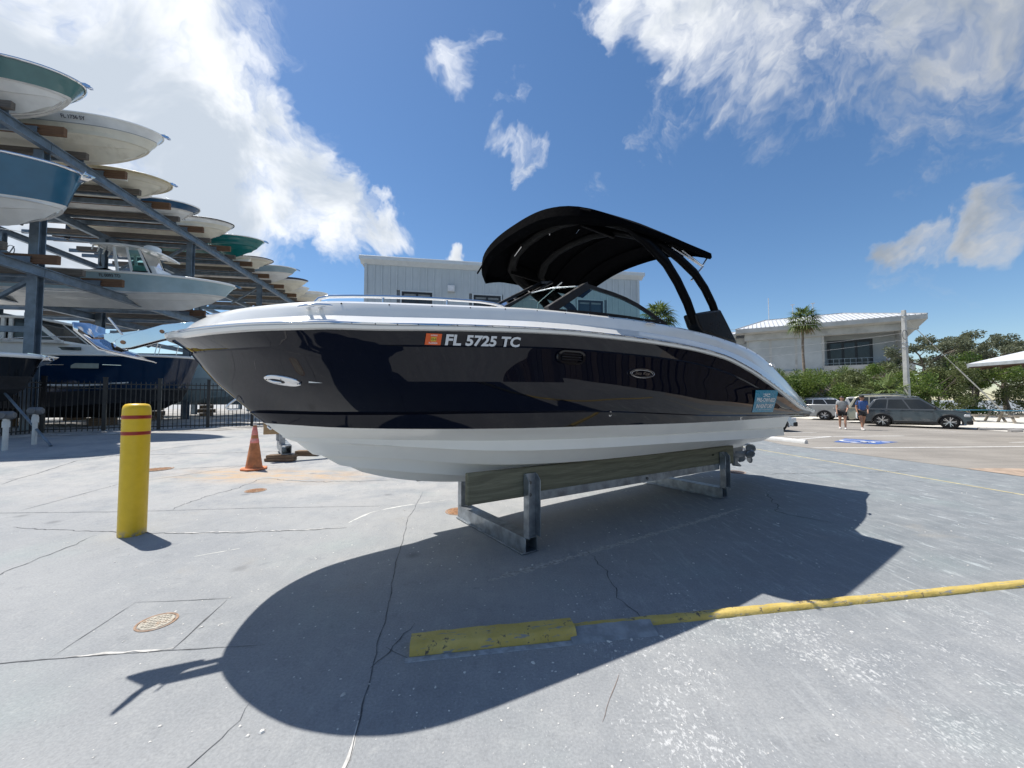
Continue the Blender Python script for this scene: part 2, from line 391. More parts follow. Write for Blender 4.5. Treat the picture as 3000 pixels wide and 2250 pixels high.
for i in range(0, 60):
    s = -4+i*.5; base = Vector((-15.0,12.3))+Vector((.83,.558))*s; nrm2 = Vector((-.558,.83)); row = []
    for j, off in enumerate((-1.25,-.95,-.5,0,.6,2,6,14,40)):
        p = base+nrm2*(off+(.18*math.sin(s*2.1)+.1*math.sin(s*5.3) if j == 0 else 0))
        row.append(Vector((p.x, p.y, max(hz(p.x,p.y), 0)+(.006 if j == 0 else .035+.02*math.sin(s*3+j)))))
    rows.append(row)
m.grid(rows); struct(m.build('yard_verge', VERGE, smooth=60))

CRACK = pbr('crack_fill', (.105,.11,.115), .9, var=.4, scale=20); JWHITE = pbr('joint_filler', (.56,.55,.52), .9, var=.2, scale=20, bump=.4)
RUSTM = pbr('rusty_iron', (.30,.155,.075), .8, var=.35, scale=26, bump=.4, bscale=60, dirt=(.36,.30,.22), dscale=9)
def crack(name, pts, w, mat, jit=.018, z=.0025, step=.05, wv=.5, seed=1):
    r = random.Random(seed); P = []
    for (x0,y0),(x1,y1) in zip(pts, pts[1:]):
        n = max(1, int(math.hypot(x1-x0, y1-y0)/step))
        P += [(x0+(x1-x0)*i/n, y0+(y1-y0)*i/n) for i in range(n)]
    P.append(pts[-1]); n = len(P); jx = jy = 0; Q = []
    for i, (x,y) in enumerate(P):
        jx = jx*.75+r.uniform(-1,1)*jit*.6; jy = jy*.75+r.uniform(-1,1)*jit*.6
        Q.append(Vector((x+jx, y+jy, 0)))
    L = []; Rr = []
    for i in range(n):
        t = (Q[min(i+1,n-1)]-Q[max(i-1,0)]); t = t.normalized() if t.length > 1e-6 else Vector((1,0,0))
        nn_ = Vector((-t.y, t.x, 0)); ww = w*(1-wv+2*wv*r.random())*(.25+.75*min(1, min(i, n-1-i)/6))
        for side, lst in ((1,L),(-1,Rr)):
            p = Q[i]+nn_*ww*.5*side; lst.append(Vector((p.x, p.y, hz(p.x,p.y)+z)))
    m = MB(); m.grid([L, Rr]); o = m.build(name, mat, ground, merge=False)
    return o
crack('slab_joint', [(-1.46,6.37),(-1.35,5.38),(-1.33,4.95),(-1.17,4.15),(-.87,2.70),(-.78,2.23),(-.73,1.96),(-.70,1.83),(-.67,1.67),(-.66,1.2)], .0055, CRACK, .010, seed=2)
crack('slab_joint', [(-.715,1.86),(-.69,1.74),(-.675,1.66),(-.665,1.2)], .024, JWHITE, .012, z=.0018, seed=3)
crack('slab_joint', [(-3.4,2.2),(-2.98,2.24),(-2.68,2.29),(-2.04,2.37),(-1.51,2.42)], .007, CRACK, .006, seed=4)
crack('joint_filler', [(-2.6,2.31),(-2.3,2.35),(-2.04,2.385)], .020, JWHITE, .016, z=.0018, seed=31, wv=.9)
crack('crack', [(-4.35,3.0),(-4.41,3.33),(-4.48,3.74),(-4.60,4.33)], .009, CRACK, .03, seed=5)
crack('crack', [(-4.64,5.28),(-4.72,5.93),(-4.60,6.52),(-4.62,7.17),(-3.5,7.0),(-2.13,7.17)], .014, CRACK, .05, seed=6)
crack('slab_joint', [(-8,5.0),(-6.51,5.10),(-5.26,5.19),(-3.58,5.39),(-2.26,5.48),(-1.61,5.52)], .009, CRACK, .006, seed=7)
crack('crack', [(-5.86,4.57),(-4.64,4.42),(-3.87,4.39),(-3.26,4.42),(-2.4,4.51),(-1.93,4.58)], .012, CRACK, .03, seed=8)
crack('crack', [(-3.9,4.40),(-3.2,4.44),(-2.0,4.57)], .018, JWHITE, .04, seed=9, z=.0018, wv=.95)
crack('slab_joint', [(-6.57,5.18),(-6.71,6.59),(-6.26,7.25),(-5.5,8.6)], .009, CRACK, .008, seed=10)
crack('slab_joint', [(-2.14,2.95),(-2.04,2.37)], .010, CRACK, .003, seed=11); crack('slab_joint', [(-2.79,2.91),(-2.68,2.29)], .006, CRACK, .003, seed=12)
crack('slab_joint', [(-2.79,2.91),(-2.12,2.97)], .006, CRACK, .004, seed=13)
crack('crack', [(4.15,6.3),(3.81,5.61),(3.57,5.26),(3.64,5.12),(3.96,4.72)], .014, CRACK, .05, seed=14)
crack('crack', [(.71,3.94),(.8,3.44),(.81,2.95),(.9,2.72),(.93,2.56)], .006, CRACK, .035, seed=15)
crack('crack', [(.59,2.17),(.5,1.99),(.42,1.85)], .005, pbr('rust_stain', (.24,.19,.16), .9), .012, seed=16)
crack('crack', [(4.97,7.85),(6.12,7.89),(7.22,8.07),(8.6,8.2)], .014, CRACK, .05, seed=17)
crack('crack', [(-1.36,1.4),(-1.28,1.86),(-1.31,1.99)], .004, CRACK, .02, seed=18)
crack('slab_joint', [(-8.5,6.44),(-9.32,8.31),(-8.56,10.76)], .016, CRACK, .02, seed=19)
crack('slab_joint', [(-11,8.3),(-7,9.6),(-3.5,10.6)], .016, CRACK, .02, seed=20); crack('crack', [(-7.3,7.6),(-5.9,8.2),(-4.9,8.3)], .012, CRACK, .04, seed=21)
crack('crack', [(-.78,2.38),(-.68,2.33),(-.6,2.3)], .012, CRACK, .03, seed=23); crack('crack', [(-.8,2.2),(-.7,2.32),(-.68,2.5),(-.66,2.62)], .01, CRACK, .03, seed=24)
# pale tyre scuffs under and beside the boat
SC = pbr('pale_scuff', (.62,.62,.58), .9)
crack('tyre_scuff', [(-.2,3.25),(.6,3.75),(2.2,4.75),(3.2,5.4)], .07, pbr('scuff_dust', (.36,.36,.35), .95, var=.3, scale=30), .01, z=.0012, seed=25, wv=.6)
crack('tyre_scuff', [(-2.0,4.75),(-1.9,5.2),(-1.5,5.55),(-.9,5.9)], .026, SC, .01, z=.0012, seed=26, wv=.9)
crack('tyre_scuff', [(-3.05,3.75),(-2.75,3.95)], .018, SC, .004, z=.0012, seed=27, wv=.9)
LINE_Y = pbr('faded_yellow_line', (.55,.47,.24), .85, var=.3, scale=9, dirt=(.38,.38,.36), dscale=6)
crack('painted_line', [(7.1,15.0),(7.49,11.72),(7.8,8.9),(8.1,6.14),(8.35,3.9)], .055, LINE_Y, .002, z=.002, wv=.12, seed=28)
LINE_W = pbr('faded_white_line', (.72,.71,.68), .8, var=.15, scale=8, dirt=(.40,.38,.35), dscale=5)
def lot_line(pts, w, seed): 
    o = crack('painted_line', pts, w, LINE_W, .002, z=.0085, wv=.1, seed=seed); o.parent = lot
lot_line([(9.26,12.05),(13.6,12.22),(17,12.5)], .11, 41); lot_line([(11.1,15.7),(13.2,15.86),(16.4,16.1)], .11, 42)
lot_line([(10.3,14.4),(13.2,15.86)], .11, 43); lot_line([(10.2,17.4),(14,17.7)], .11, 44); lot_line([(10.6,16.6),(12.4,17.5)], .11, 45)
lot_line([(17.5,13.6),(21.6,14.2)], .1, 46); lot_line([(20.2,20.8),(21.0,18.0)], .1, 47); lot_line([(14.4,9.3),(17.5,9.6)], .1, 48)
# blue disabled bay mark with the white wheelchair symbol
BLUE = pbr('blue_bay_paint', (.035,.11,.36), .8, var=.25, scale=7, dirt=(.20,.20,.22), dscale=4)
bay = poly_sheet('bay_mark', [(11.45,13.75),(12.95,15.0),(13.75,13.75),(12.35,13.05)], BLUE, .0085, lot)
m = MB(); M0 = Matrix.Translation((12.62,13.92,.0125))@Matrix.Rotation(R(-115),4,'Z')@Matrix.Scale(1.35,4)
def flat_ring(mb, c, r0, r1, a0, a1, M, n=18):
    A = [M@Vector((c[0]+r0*math.cos(R(a0+(a1-a0)*i/n)), c[1]+r0*math.sin(R(a0+(a1-a0)*i/n)), 0)) for i in range(n+1)]
    B = [M@Vector((c[0]+r1*math.cos(R(a0+(a1-a0)*i/n)), c[1]+r1*math.sin(R(a0+(a1-a0)*i/n)), 0)) for i in range(n+1)]
    mb.grid([A,B])
def flat_bar(mb, a, b, w, M):
    a = Vector((*a,0)); b = Vector((*b,0)); d = (b-a).normalized(); n_ = Vector((-d.y,d.x,0))*w/2
    mb.add([M@(a+n_), M@(b+n_), M@(b-n_), M@(a-n_)], [(0,1,2,3)])
flat_ring(m, (0,-.12), .27, .36, 130, 395, M0); flat_ring(m, (-.06,.50), 0.0, .09, 0, 360, M0)
flat_bar(m, (-.06,.40), (0,-.02), .09, M0); flat_bar(m, (-.03,.2), (.26,.16), .08, M0); flat_bar(m, (-.01,0), (.3,0), .09, M0); flat_bar(m, (.28,.02), (.42,-.36), .09, M0)
m.build('wheelchair_symbol', LINE_W, bay, merge=False)
struct(poly_sheet('dirt_patch', [(9.9,8.45),(10.6,8.5),(14,8.15),(17,7.3),(13,6.3),(10.05,7.3)], pbr('tan_dirt', (.38,.29,.22), .95, var=.25, scale=4, bump=.4), .0075))

# scattered shell chips and pebbles
m = MB(); r = random.Random(11)
def chip(x, y, s):
    a = r.random()*6.28; n = r.choice((5,6,7)); zz = hz(x,y)
    ring = [(s*(.65+.5*r.random())*math.cos(a+6.283*k/n), s*(.5+.35*r.random())*math.sin(a+6.283*k/n)) for k in range(n)]
    c, sn = math.cos(a), math.sin(a); h = s*r.uniform(.25,.5)
    vs = [(x+p*c-q*sn, y+p*sn+q*c, zz+.001) for p,q in ring]+[(x+(p*c-q*sn)*.6, y+(p*sn+q*c)*.6, zz+h) for p,q in ring]
    m.add(vs, [tuple(range(n,2*n))]+[(i,(i+1)%n,n+(i+1)%n,n+i) for i in range(n)])
for _ in range(650):
    d = 1.25+abs(r.gauss(0,1))*2.6; a = r.uniform(-55,55); x, y = d*math.tan(R(a)), d
    chip(x, y, r.uniform(.003,.008)*(.6+.25*d))
for x,y,s in [(-.86,2.02,.016),(-1.18,1.78,.013),(-1.13,1.80,.017),(-1.25,1.83,.010),(-1.62,1.83,.012),(-1.36,1.60,.012),(-.26,2.18,.012),(.12,2.26,.016),(.6,2.45,.016),(.75,2.47,.014),(.62,2.36,.013),(-.22,2.32,.010),(.95,2.5,.014),(-2.05,2.6,.014),(-1.95,2.62,.011),(2.2,2.55,.016),(1.3,2.8,.014),(-.4,2.07,.011),(1.75,2.2,.012)]: chip(x,y,s)
tag(m.build('shell_chips', pbr('shell_chip', (.66,.65,.61), .8, var=.15, scale=30), merge=False), 'pale shell chips and pebbles scattered over the concrete', 'pebbles', kind='stuff')

# valve and manhole covers
def cover_(loc, r_, label, mat):
    t = thing('valve_cover', label, 'manhole cover', loc, .6)
    MB().lathe([(r_*1.2,-.01),(r_*1.2,.004),(r_*1.12,.006),(r_*1.05,.004),(r_*1.05,-.01)], 32, cap=False).build('ring', pbr('rust_ring', (.33,.22,.15), .85, var=.3, scale=30, dirt=(.40,.38,.35)), t, smooth=30)
    c = MB().lathe([(r_,-.01),(r_,.004),(r_*.97,.006),(0.001,.006)], 32).build('lid', mat, t, smooth=30)
    m = MB(); k = r_/4
    for i in range(-3,4):
        for j in range(-3,4):
            if (i*i+j*j)**.5*k < r_*.82: m.box(i*k, j*k, .007, k*.42, k*.42, .004, Matrix.Rotation(R(45),4,'Z'))
    tag(m.build('tread_studs', mat, c), kind='stuff')
LIDW = pbr('worn_painted_iron', (.40,.37,.31), .8, var=.3, scale=40, dirt=(.30,.17,.09), dscale=14, bump=.3)
cover_((-2.40,2.66,0), .095, 'round tan iron cover nearest the viewer, left of the boat shadow', LIDW)
cover_((-4.2,6.36,hz(-4.2,6.36)), .13, 'rust brown round cover in the slab in front of the traffic cone', RUSTM)
cover_((-7.1,7.78,hz(-7.1,7.78)), .2, 'rust orange round cover half hidden behind the yellow bollard', RUSTM)
cover_((-.72,5.25,0), .15, 'rust orange round cover beside the far end of the front cradle foot', RUSTM)
cover_((4.66,8.07,0), .16, 'dark round cover in the concrete behind the boat stern', pbr('dark_iron', (.05,.04,.04), .7, var=.3))

# ------------------------------------------------------------------ yellow kerb lip
def kerb_mat():
    t = NT('worn_yellow_kerb_paint'); v = t.vec(); 
    c = t.mix(t.rng(t.noise(v, 8, 5), .3, .7), (.54,.395,.095), (.64,.485,.15))
    c = t.mix(t.rng(t.noise(t.vec((3,14,14)), 2.4, 8, .7), .555, .625), c, (.27,.275,.275)); c = t.mix(t.rng(t.noise(v, 16, 6, .7), .58, .66), c, (.13,.105,.085))
    t.set(color=c, rough=.75); t.bump(t.noise(v, 22, 7, .7), .45, .02); return t.m
k0 = Vector((-.60,2.31,0)); kd = Vector((4.55,.74,0)).normalized(); kang = math.atan2(kd.y, kd.x)
kb = thing('yellow_kerb', 'low worn yellow painted kerb lip crossing the concrete in front of the boat', 'kerb', k0, kang)
def kerb_piece(x0, x1, name, prof, mat, dn=.006, seed=1, bevel=.012):
    r = random.Random(seed); n = max(4, int((x1-x0)/.06)); rows = []
    for i in range(n+1):
        x = x0+(x1-x0)*i/n
        rows.append([Vector((x, y+r.uniform(-dn,dn)*(z > 0), z+r.uniform(-dn,dn)*.6*(z > 0))) for y,z in prof])
    m = MB(); m.grid(rows)
    k = len(prof); o = len(m.v); m.f += [tuple(range(k)), tuple(n*k+i for i in range(k-1,-1,-1))]
    return m.build(name, mat, kb, smooth=50)
KM = kerb_mat()
PROF = [(-.004,-.01),(.0,.030),(.012,.052),(.03,.060),(.132,.060),(.140,-.01)]
kerb_piece(0, 1.02, 'kerb_end_section', PROF, KM, .004, 1)
kerb_piece(1.0, 8.5, 'kerb_section', [(.060,-.01),(.064,.010),(.077,.026),(.085,.031),(.121,.031),(.128,-.01)], KM, .004, 2)
kerb_piece(.98, 1.55, 'mortar_patch', [(-.06,-.01),(-.045,.004),(.02,.026),(.058,.037),(.07,.0405),(.074,-.01)], pbr('grey_mortar', (.27,.285,.30), .85, var=.2, scale=14, bump=.4, bscale=30), .004, 3)
kerb_piece(-.02, .98, 'paint_smear', [(-.055,-.01),(-.05,.003),(-.012,.004),(.0,-.01)], pbr('pale_grey_paint', (.36,.385,.41), .8, var=.25, scale=20), .0015, 4)

# ------------------------------------------------------------------ bollard
def bollard(label, loc):
  bo = thing('bollard', label, 'bollard', loc, .8)
  H_ = 1.46; rb = .122
  MB().lathe([(rb*.995,0),(rb,.02),(rb,H_-.10),(rb*.985,H_-.06),(rb*.93,H_-.028),(rb*.80,H_-.008),(rb*.55,H_),(0.001,H_+.002)], 48).build('sleeve', YELLOW, bo, smooth=40)
  for z in (1.315, 1.135):
      MB().lathe([(rb+.0002,z-.022),(rb+.0025,z-.020),(rb+.0025,z+.010),(rb+.0002,z+.012)], 48, cap=False).build('red_band', pbr('dark_red_tape', (.30,.018,.012), .35, var=.1), bo, smooth=40)
      for q in (z-.024, z+.014): MB().lathe([(rb+.0002,q-.003),(rb+.002,q),(rb+.0002,q+.003)], 48, cap=False).build('orange_edge', pbr('orange_tape', (.72,.24,.02), .4), bo, smooth=40)
bollard('yellow domed bollard sleeve with two red bands standing on the concrete', (-4.25,4.36,0))

# ------------------------------------------------------------------ cone
cz_ = hz(-5.3,7.95); co = thing('traffic_cone', 'faded dirty orange traffic cone with pink collars by the boat bow', 'cone', (-5.3,7.95,cz_), .5)
CONE = pbr('faded_orange_pvc', (.50,.19,.075), .7, var=.3, scale=6, dirt=(.27,.14,.085), dscale=4)
m = MB()
oct_ = [(.235*math.cos(R(22.5+45*k))*1.05, .235*math.sin(R(22.5+45*k))*1.05) for k in range(8)]
m.prism(oct_, 0, .035, lambda a,b,t: Vector((a,b,t))); m.build('base', pbr('cone_base', (.68,.22,.09), .6, var=.2, scale=9), co, bevel=.008)
MB().lathe([(.155,.03),(.15,.05),(.030,.90),(.026,.915),(.0,.915)], 28).build('cone_body', CONE, co, smooth=40)
def conr(z): return .15+(.030-.15)*(z-.05)/.85+.0025
for z0,z1 in ((.70,.86),(.54,.63)): MB().lathe([(conr(z0)-.002,z0),(conr(z0),z0+.004),(conr(z1),z1-.004),(conr(z1)-.002,z1)], 28, cap=False).build('collar', pbr('faded_pink_sleeve', (.70,.22,.19), .5, var=.25, scale=9, dirt=(.62,.50,.46), dscale=8), co, smooth=40)
MB().lathe([(.035,.895),(.036,.93),(.03,.955),(.02,.96),(.0,.962)], 20).build('cap', pbr('bleached_cap', (.55,.50,.45), .8), co, smooth=40)
# ------------------------------------------------------------------ the bowrider boat (local x runs bow to stern, port side is -y)
BROT = R(34.7); BLOC = (-3.69*math.sin(BROT), 3.69*math.cos(BROT), 0)
boat = thing('bowrider_boat', 'glossy navy and white bowrider motorboat with black canopy propped on a steel cradle', 'boat', BLOC, BROT)
T_RAIL = [(-.45,0,1.925),(-.445,.05,1.925),(-.41,.18,1.92),(-.34,.37,1.91),(-.25,.55,1.907),(-.14,.71,1.91),(.04,.88,1.92),(.24,1.0,1.93),(.43,1.06,1.945),(.67,1.10,1.957),(1.13,1.15,1.993),(1.6,1.2,2.025),(2,1.245,2.045),(2.43,1.275,2.06),(3.26,1.30,2.07),(3.94,1.305,2.06),(4.73,1.305,2.01),(5.36,1.3,1.90),(6.07,1.3,1.71),(6.73,1.28,1.51),(7.32,1.25,1.355),(7.97,1.2,1.285)]
T_CREASE = [(-.345,0,1.85),(-.335,.07,1.848),(-.29,.2,1.845),(-.22,.35,1.842),(-.13,.5,1.84),(-.03,.64,1.84),(.1,.78,1.842),(.26,.9,1.85),(.45,.985,1.858),(.67,1.05,1.87),(.93,1.09,1.885),(1.71,1.175,1.93),(2.12,1.215,1.947),(2.61,1.248,1.955),(3.26,1.268,1.955),(3.99,1.275,1.94),(4.73,1.275,1.88),(5.36,1.275,1.775),(6.07,1.275,1.60),(6.73,1.26,1.43),(7.3,1.235,1.315),(7.97,1.185,1.268)]
T_MID = [(-.20,0,1.64),(-.19,.05,1.64),(-.12,.18,1.64),(0,.34,1.638),(.15,.5,1.635),(.4,.70,1.632),(.8,.90,1.633),(1.3,1.05,1.64),(2,1.165,1.65),(3,1.232,1.66),(4,1.252,1.645),(5,1.255,1.57),(6,1.25,1.465),(7,1.22,1.345),(7.97,1.175,1.263)]
T_K1 = [(.03,0,1.41),(.045,.03,1.41),(.3,.235,1.402),(.6,.45,1.395),(1,.68,1.395),(1.59,.91,1.40),(2.18,1.065,1.40),(2.83,1.145,1.395),(3.6,1.185,1.365),(4.6,1.205,1.32),(6,1.205,1.29),(7.0,1.19,1.275),(7.97,1.165,1.259)]
T_NB = [(.125,0,1.315),(.14,.025,1.314),(.3,.175,1.303),(.6,.405,1.283),(1.09,.68,1.268),(1.88,.96,1.256),(2.2,1.035,1.254),(2.89,1.12,1.25),(4.09,1.175,1.235),(5.22,1.19,1.23),(6.88,1.175,1.238),(7.97,1.15,1.242)]
T_L1 = [(.255,0,1.205),(.27,.02,1.204),(.57,.17,1.19),(1.2,.465,1.163),(2.02,.79,1.14),(2.75,.955,1.13),(4.13,1.075,1.11),(7.1,1.095,1.07)]
T_CH = [(.315,0,1.165),(.33,.02,1.163),(.57,.12,1.145),(.83,.25,1.125),(1.29,.475,1.085),(1.82,.695,1.045),(2.57,.905,1.022),(3.85,1.045,1.005),(5.99,1.085,.95),(7.1,1.08,.935)]
T_CI = [(.36,0,1.135),(.38,.02,1.13),(.83,.20,1.10),(1.29,.40,1.072),(1.82,.60,1.043),(2.57,.80,1.022),(3.85,.935,1.0),(5.99,.975,.948),(7.1,.97,.933)]
T_S1 = [(.48,0,1.055),(.50,.015,1.05),(.8,.11,1.02),(1.16,.23,.985),(1.67,.42,.925),(2.15,.56,.888),(3,.68,.862),(4,.72,.85),(7.1,.74,.83)]
T_S1B = [(.5,0,1.045),(.52,.01,1.04),(.8,.085,1.022),(1.16,.19,.99),(1.67,.37,.93),(2.15,.505,.892),(3,.62,.866),(4,.66,.854),(7.1,.68,.834)]
T_S2 = [(.68,0,.95),(.70,.01,.94),(1.0,.07,.885),(1.41,.175,.822),(2.0,.295,.752),(2.6,.355,.725),(3.4,.38,.712),(7.1,.4,.70)]
T_S2B = [(.70,0,.94),(.72,.008,.93),(1.0,.05,.885),(1.41,.14,.825),(2.0,.25,.756),(2.6,.31,.73),(3.4,.335,.716),(7.1,.35,.704)]
T_KEEL = [(.89,0,.842),(1.12,0,.768),(1.42,0,.70),(1.76,0,.65),(2,0,.628),(2.6,0,.602),(4,0,.592),(7.1,0,.58)]
ROWF = {}
def rowf(T):
    k = id(T)
    if k not in ROWF: ROWF[k] = pchip(T)
    return ROWF[k]
NC = 84
def hull_row(T, side, u1=None, db=0, dz=0, n=NC, pw=1.75):
    bf, zf = rowf(T); u0 = T[0][0]; u1 = u1 or T[-1][0]; out = []
    for i in range(n+1):
        u = u0+(u1-u0)*(i/n)**pw; b = bf(u)
        out.append(Vector((u, side*(b+db*min(1, b/.05)), zf(u)+dz)))
    return out
def blend(A, B, t, bulge=0):
    return [a.lerp(b, t)+Vector((0, bulge*(1 if a.y > 0 else -1 if a.y < 0 else 0)*min(1, abs(a.y)/.4), 0)) for a, b in zip(A, B)]
def hull_side(side):
    rl = hull_row(T_RAIL, side); cr = hull_row(T_CREASE, side); cri = hull_row(T_CREASE, side, db=-.012, dz=-.012)
    md = hull_row(T_MID, side); k1 = hull_row(T_K1, side); k2 = hull_row(T_K1, side, db=.012, dz=-.012)
    nb = hull_row(T_NB, side)
    return [rl, cr, cri, blend(cri,md,.35,-.006), blend(cri,md,.7,-.006), md, blend(md,k1,.35,.006), blend(md,k1,.7,.006), k1, k2, blend(k2,nb,.5), nb]
m = MB(); P_ = hull_side(-1); S_ = hull_side(1); m.grid(P_); m.grid(S_)
endP = [r_[-1] for r_ in P_]; endS = [r_[-1] for r_ in S_]
m.grid([endP, endS])
nbi = [i for i, p in enumerate(P_[-1]) if p.x > 6.9]
m.grid([[P_[-1][i]+Vector((0,0,-.001)) for i in nbi], [S_[-1][i]+Vector((0,0,-.001)) for i in nbi]])
hull = m.build('hull_side', NAVY, boat, smooth=16)
m = MB()
for side in (-1, 1):
    rows = [hull_row(T_NB, side, 7.1, db=-.001), hull_row(T_L1, side, db=.008), hull_row(T_L1, side, db=-.012, dz=-.010), hull_row(T_CH, side, db=.012), hull_row(T_CI, side, db=.01, dz=.012),
            hull_row(T_S1, side, db=.02, dz=-.018), hull_row(T_S1B, side, db=-.015, dz=.010), hull_row(T_S2, side, db=.02, dz=-.016), hull_row(T_S2B, side, db=-.012, dz=.010), hull_row(T_KEEL, side)]
    m.grid(rows)
    e = [r_[-1] for r_ in rows]; m.add(e+[Vector((7.1,0,1.24))], [tuple(range(len(e)+1))])
m.build('hull_bottom', BOT_W, boat, smooth=16)
# white deck moulding: rub rail, shoulder, coaming, cockpit floor
T_TOP = [(-.43,1.985),(-.37,2.03),(-.28,2.062),(-.21,2.08),(-.11,2.10),(.09,2.13),(.35,2.168),(.7,2.20),(.96,2.222),(1.52,2.268),(1.92,2.298),(2.69,2.328),(3.36,2.35),(3.89,2.352),(4.55,2.338),(5.1,2.305),(5.6,2.255),(6.05,2.165),(6.4,2.05),(6.83,1.90),(7.21,1.745),(7.6,1.59),(7.97,1.45)]
topz0 = pchip(T_TOP)[0]; topz = lambda u: topz0(u)-.022*ss(-.4,.4,u); railb, railz = rowf(T_RAIL)
def deck_row(side, ins, fz, ustart):
    out = []
    for i in range(NC+1):
        u = ustart+(7.97-ustart)*(i/NC)**1.75; ur = -.45+(u-ustart)/(7.97-ustart)*(7.97+.45)
        b = max(0, railb(ur)-ins) if ins > 0 else railb(ur)+(-ins)*min(1, railb(ur)/.05)
        out.append(Vector((u, side*b, fz(u, ur))))
    return out
m = MB(); trim = []
for side in (-1, 1):
    rows = [deck_row(side, -.002, lambda u,ur: railz(ur), -.452), deck_row(side, -.030, lambda u,ur: railz(ur)+.004, -.478), deck_row(side, -.040, lambda u,ur: railz(ur)+.022, -.488),
            deck_row(side, -.034, lambda u,ur: railz(ur)+.030, -.482), deck_row(side, -.034, lambda u,ur: railz(ur)+.044, -.482), deck_row(side, -.026, lambda u,ur: railz(ur)+.052, -.474),
            deck_row(side, -.002, lambda u,ur: railz(ur)+.062+.02*ss(0,.25,topz(u)-railz(ur)-.15), -.452), deck_row(side, .022, lambda u,ur: railz(ur)+(topz(u)-railz(ur))*.44, -.435),
            deck_row(side, .034, lambda u,ur: railz(ur)+(topz(u)-railz(ur))*.47, -.425),
            deck_row(side, .052, lambda u,ur: railz(ur)+(topz(u)-railz(ur))*.74, -.41), deck_row(side, .070, lambda u,ur: railz(ur)+(topz(u)-railz(ur))*.90, -.395), deck_row(side, .095, lambda u,ur: railz(ur)+(topz(u)-railz(ur))*.975, -.375), deck_row(side, .13, lambda u,ur: topz(u), -.345),
            deck_row(side, .27, lambda u,ur: topz(u)+.010, -.25)]
    fl = []
    for p in rows[-1]: fl.append(Vector((p.x, p.y*.96, min(p.z-.01, 1.62) if p.x > .35 else p.z-.03)))
    rows += [fl, [Vector((p.x, 0, p.z)) for p in fl]]
    m.grid(rows)
    if side < 0: eP = [r_[-1] for r_ in rows]
    else: m.grid([eP, [r_[-1] for r_ in rows]])
    trim.append([p+Vector((0, side*.004*min(1, abs(p.y)/.05), 0)) for p in blend(rows[3], rows[4], .5)])
deck = m.build('deck', GEL_W, boat, smooth=28)
path = list(reversed(trim[0]))+trim[1][1:]
path[len(trim[0])-1] = path[len(trim[0])-1]+Vector((-.004,0,0))
MB().tube(path[::1], .0085, 6).build('rub_rail_strip', CHROME, deck, smooth=60)
m = MB()
for i in range(4, 60, 1):
    u = -.3+i*.14
    p = Vector((u, -(railb(u)+.046), railz(u)+.037)); m.ico(p, .0055, seg=6, rings=4)
tag(m.build('rail_screws', BLACK_P, deck, smooth=60), kind='stuff')
m = MB()
for i in range(24):
    u = .5+i*.3; m.ico((u, -(railb(u)-.072), topz(u)-.028), .006, seg=6, rings=4)
tag(m.build('canvas_snaps', BLACK_P, deck, smooth=60), kind='stuff')
# swim platform lip
m = MB(); m.grid([[Vector((7.6,y,1.40)),Vector((8.05,y*.98,1.385)),Vector((8.09,y*.97,1.35)),Vector((8.07,y*.97,1.29)),Vector((7.95,y,1.275)),Vector((7.6,y,1.275))] for y in (-1.2,-1.18,-1.1,0,1.1,1.18,1.2)])
m.build('swim_platform', GEL_W, boat, smooth=50)
m = MB(); m.box(6.42,-.85,2.06,.10,.30,.20); m.build('seat_back', pbr('tan_vinyl', (.55,.36,.17), .6), boat, bevel=.035, seg=3)

def hull_b(u, z):                                   # port half-breadth of the navy side at (u, z)
    pts = sorted((rowf(T)[1](u), rowf(T)[0](u)) for T in (T_RAIL,T_CREASE,T_MID,T_K1,T_NB) if u >= T[0][0])
    for (z0,b0),(z1,b1) in zip(pts, pts[1:]):
        if z0 <= z <= z1: return b0+(b1-b0)*(z-z0)/(z1-z0+1e-9)
    return pts[0][1] if z < pts[0][0] else pts[-1][1]
def on_hull(u, z, off=.005): return Vector((u, -(hull_b(u,z)+off), z))
def hull_decal(name, vs2, fs, mat, off, parent=boat, merge=False):
    m = MB(); m.add([on_hull(u, z, off) for u, z in vs2], fs); return m.build(name, mat, parent, merge=merge)
def hull_quad(u0, u1, z0l, z1l, z0r, z1r, n=8, k=4):
    vs2 = []; fs = []
    for j in range(k+1):
        for i in range(n+1):
            t = i/n; s_ = j/k; vs2.append((u0+(u1-u0)*t, (z0l+(z0r-z0l)*t)*(1-s_)+(z1l+(z1r-z1l)*t)*s_))
    for j in range(k):
        for i in range(n): fs.append((j*(n+1)+i, j*(n+1)+i+1, (j+1)*(n+1)+i+1, (j+1)*(n+1)+i))
    return vs2, fs
def hull_text(s, u0, u1, z0, z1, cap, mat, off, name='lettering', bold=.02, shear=0, parent=boat):
    vs_, fs = text_mesh(s, 1.0, bold, shear=shear); xa = min(v[0] for v in vs_); xb = max(v[0] for v in vs_); ya = 0; yb = max(v[1] for v in vs_)
    vs2 = []
    for v in vs_:
        t = (v[0]-xa)/(xb-xa); vs2.append((u0+(u1-u0)*t, z0+(z1-z0)*t+cap*(v[1])/yb))
    return hull_decal(name, vs2, fs, mat, off, parent)
LET = pbr('silver_white_vinyl', (.72,.74,.76), .45, var=.03)
hull_text('FL 5725 TC', 1.180, 1.800, 1.902, 1.929, .074, LET, .009, 'registration_number', .035)
ST_O = pbr('orange_sticker', (.80,.13,.025), .5, var=.05); WHT = pbr('white_print', (.82,.82,.80), .6)
st = hull_decal('registration_sticker', *hull_quad(1.032,1.148,1.892,1.969,1.897,1.974,4,3), ST_O, .008)
hull_text('EXPIRES', 1.066,1.114,1.954,1.956,.009, WHT, .0125, parent=st); hull_text('FLORIDA', 1.058,1.122,1.900,1.903,.012, WHT, .0125, parent=st)
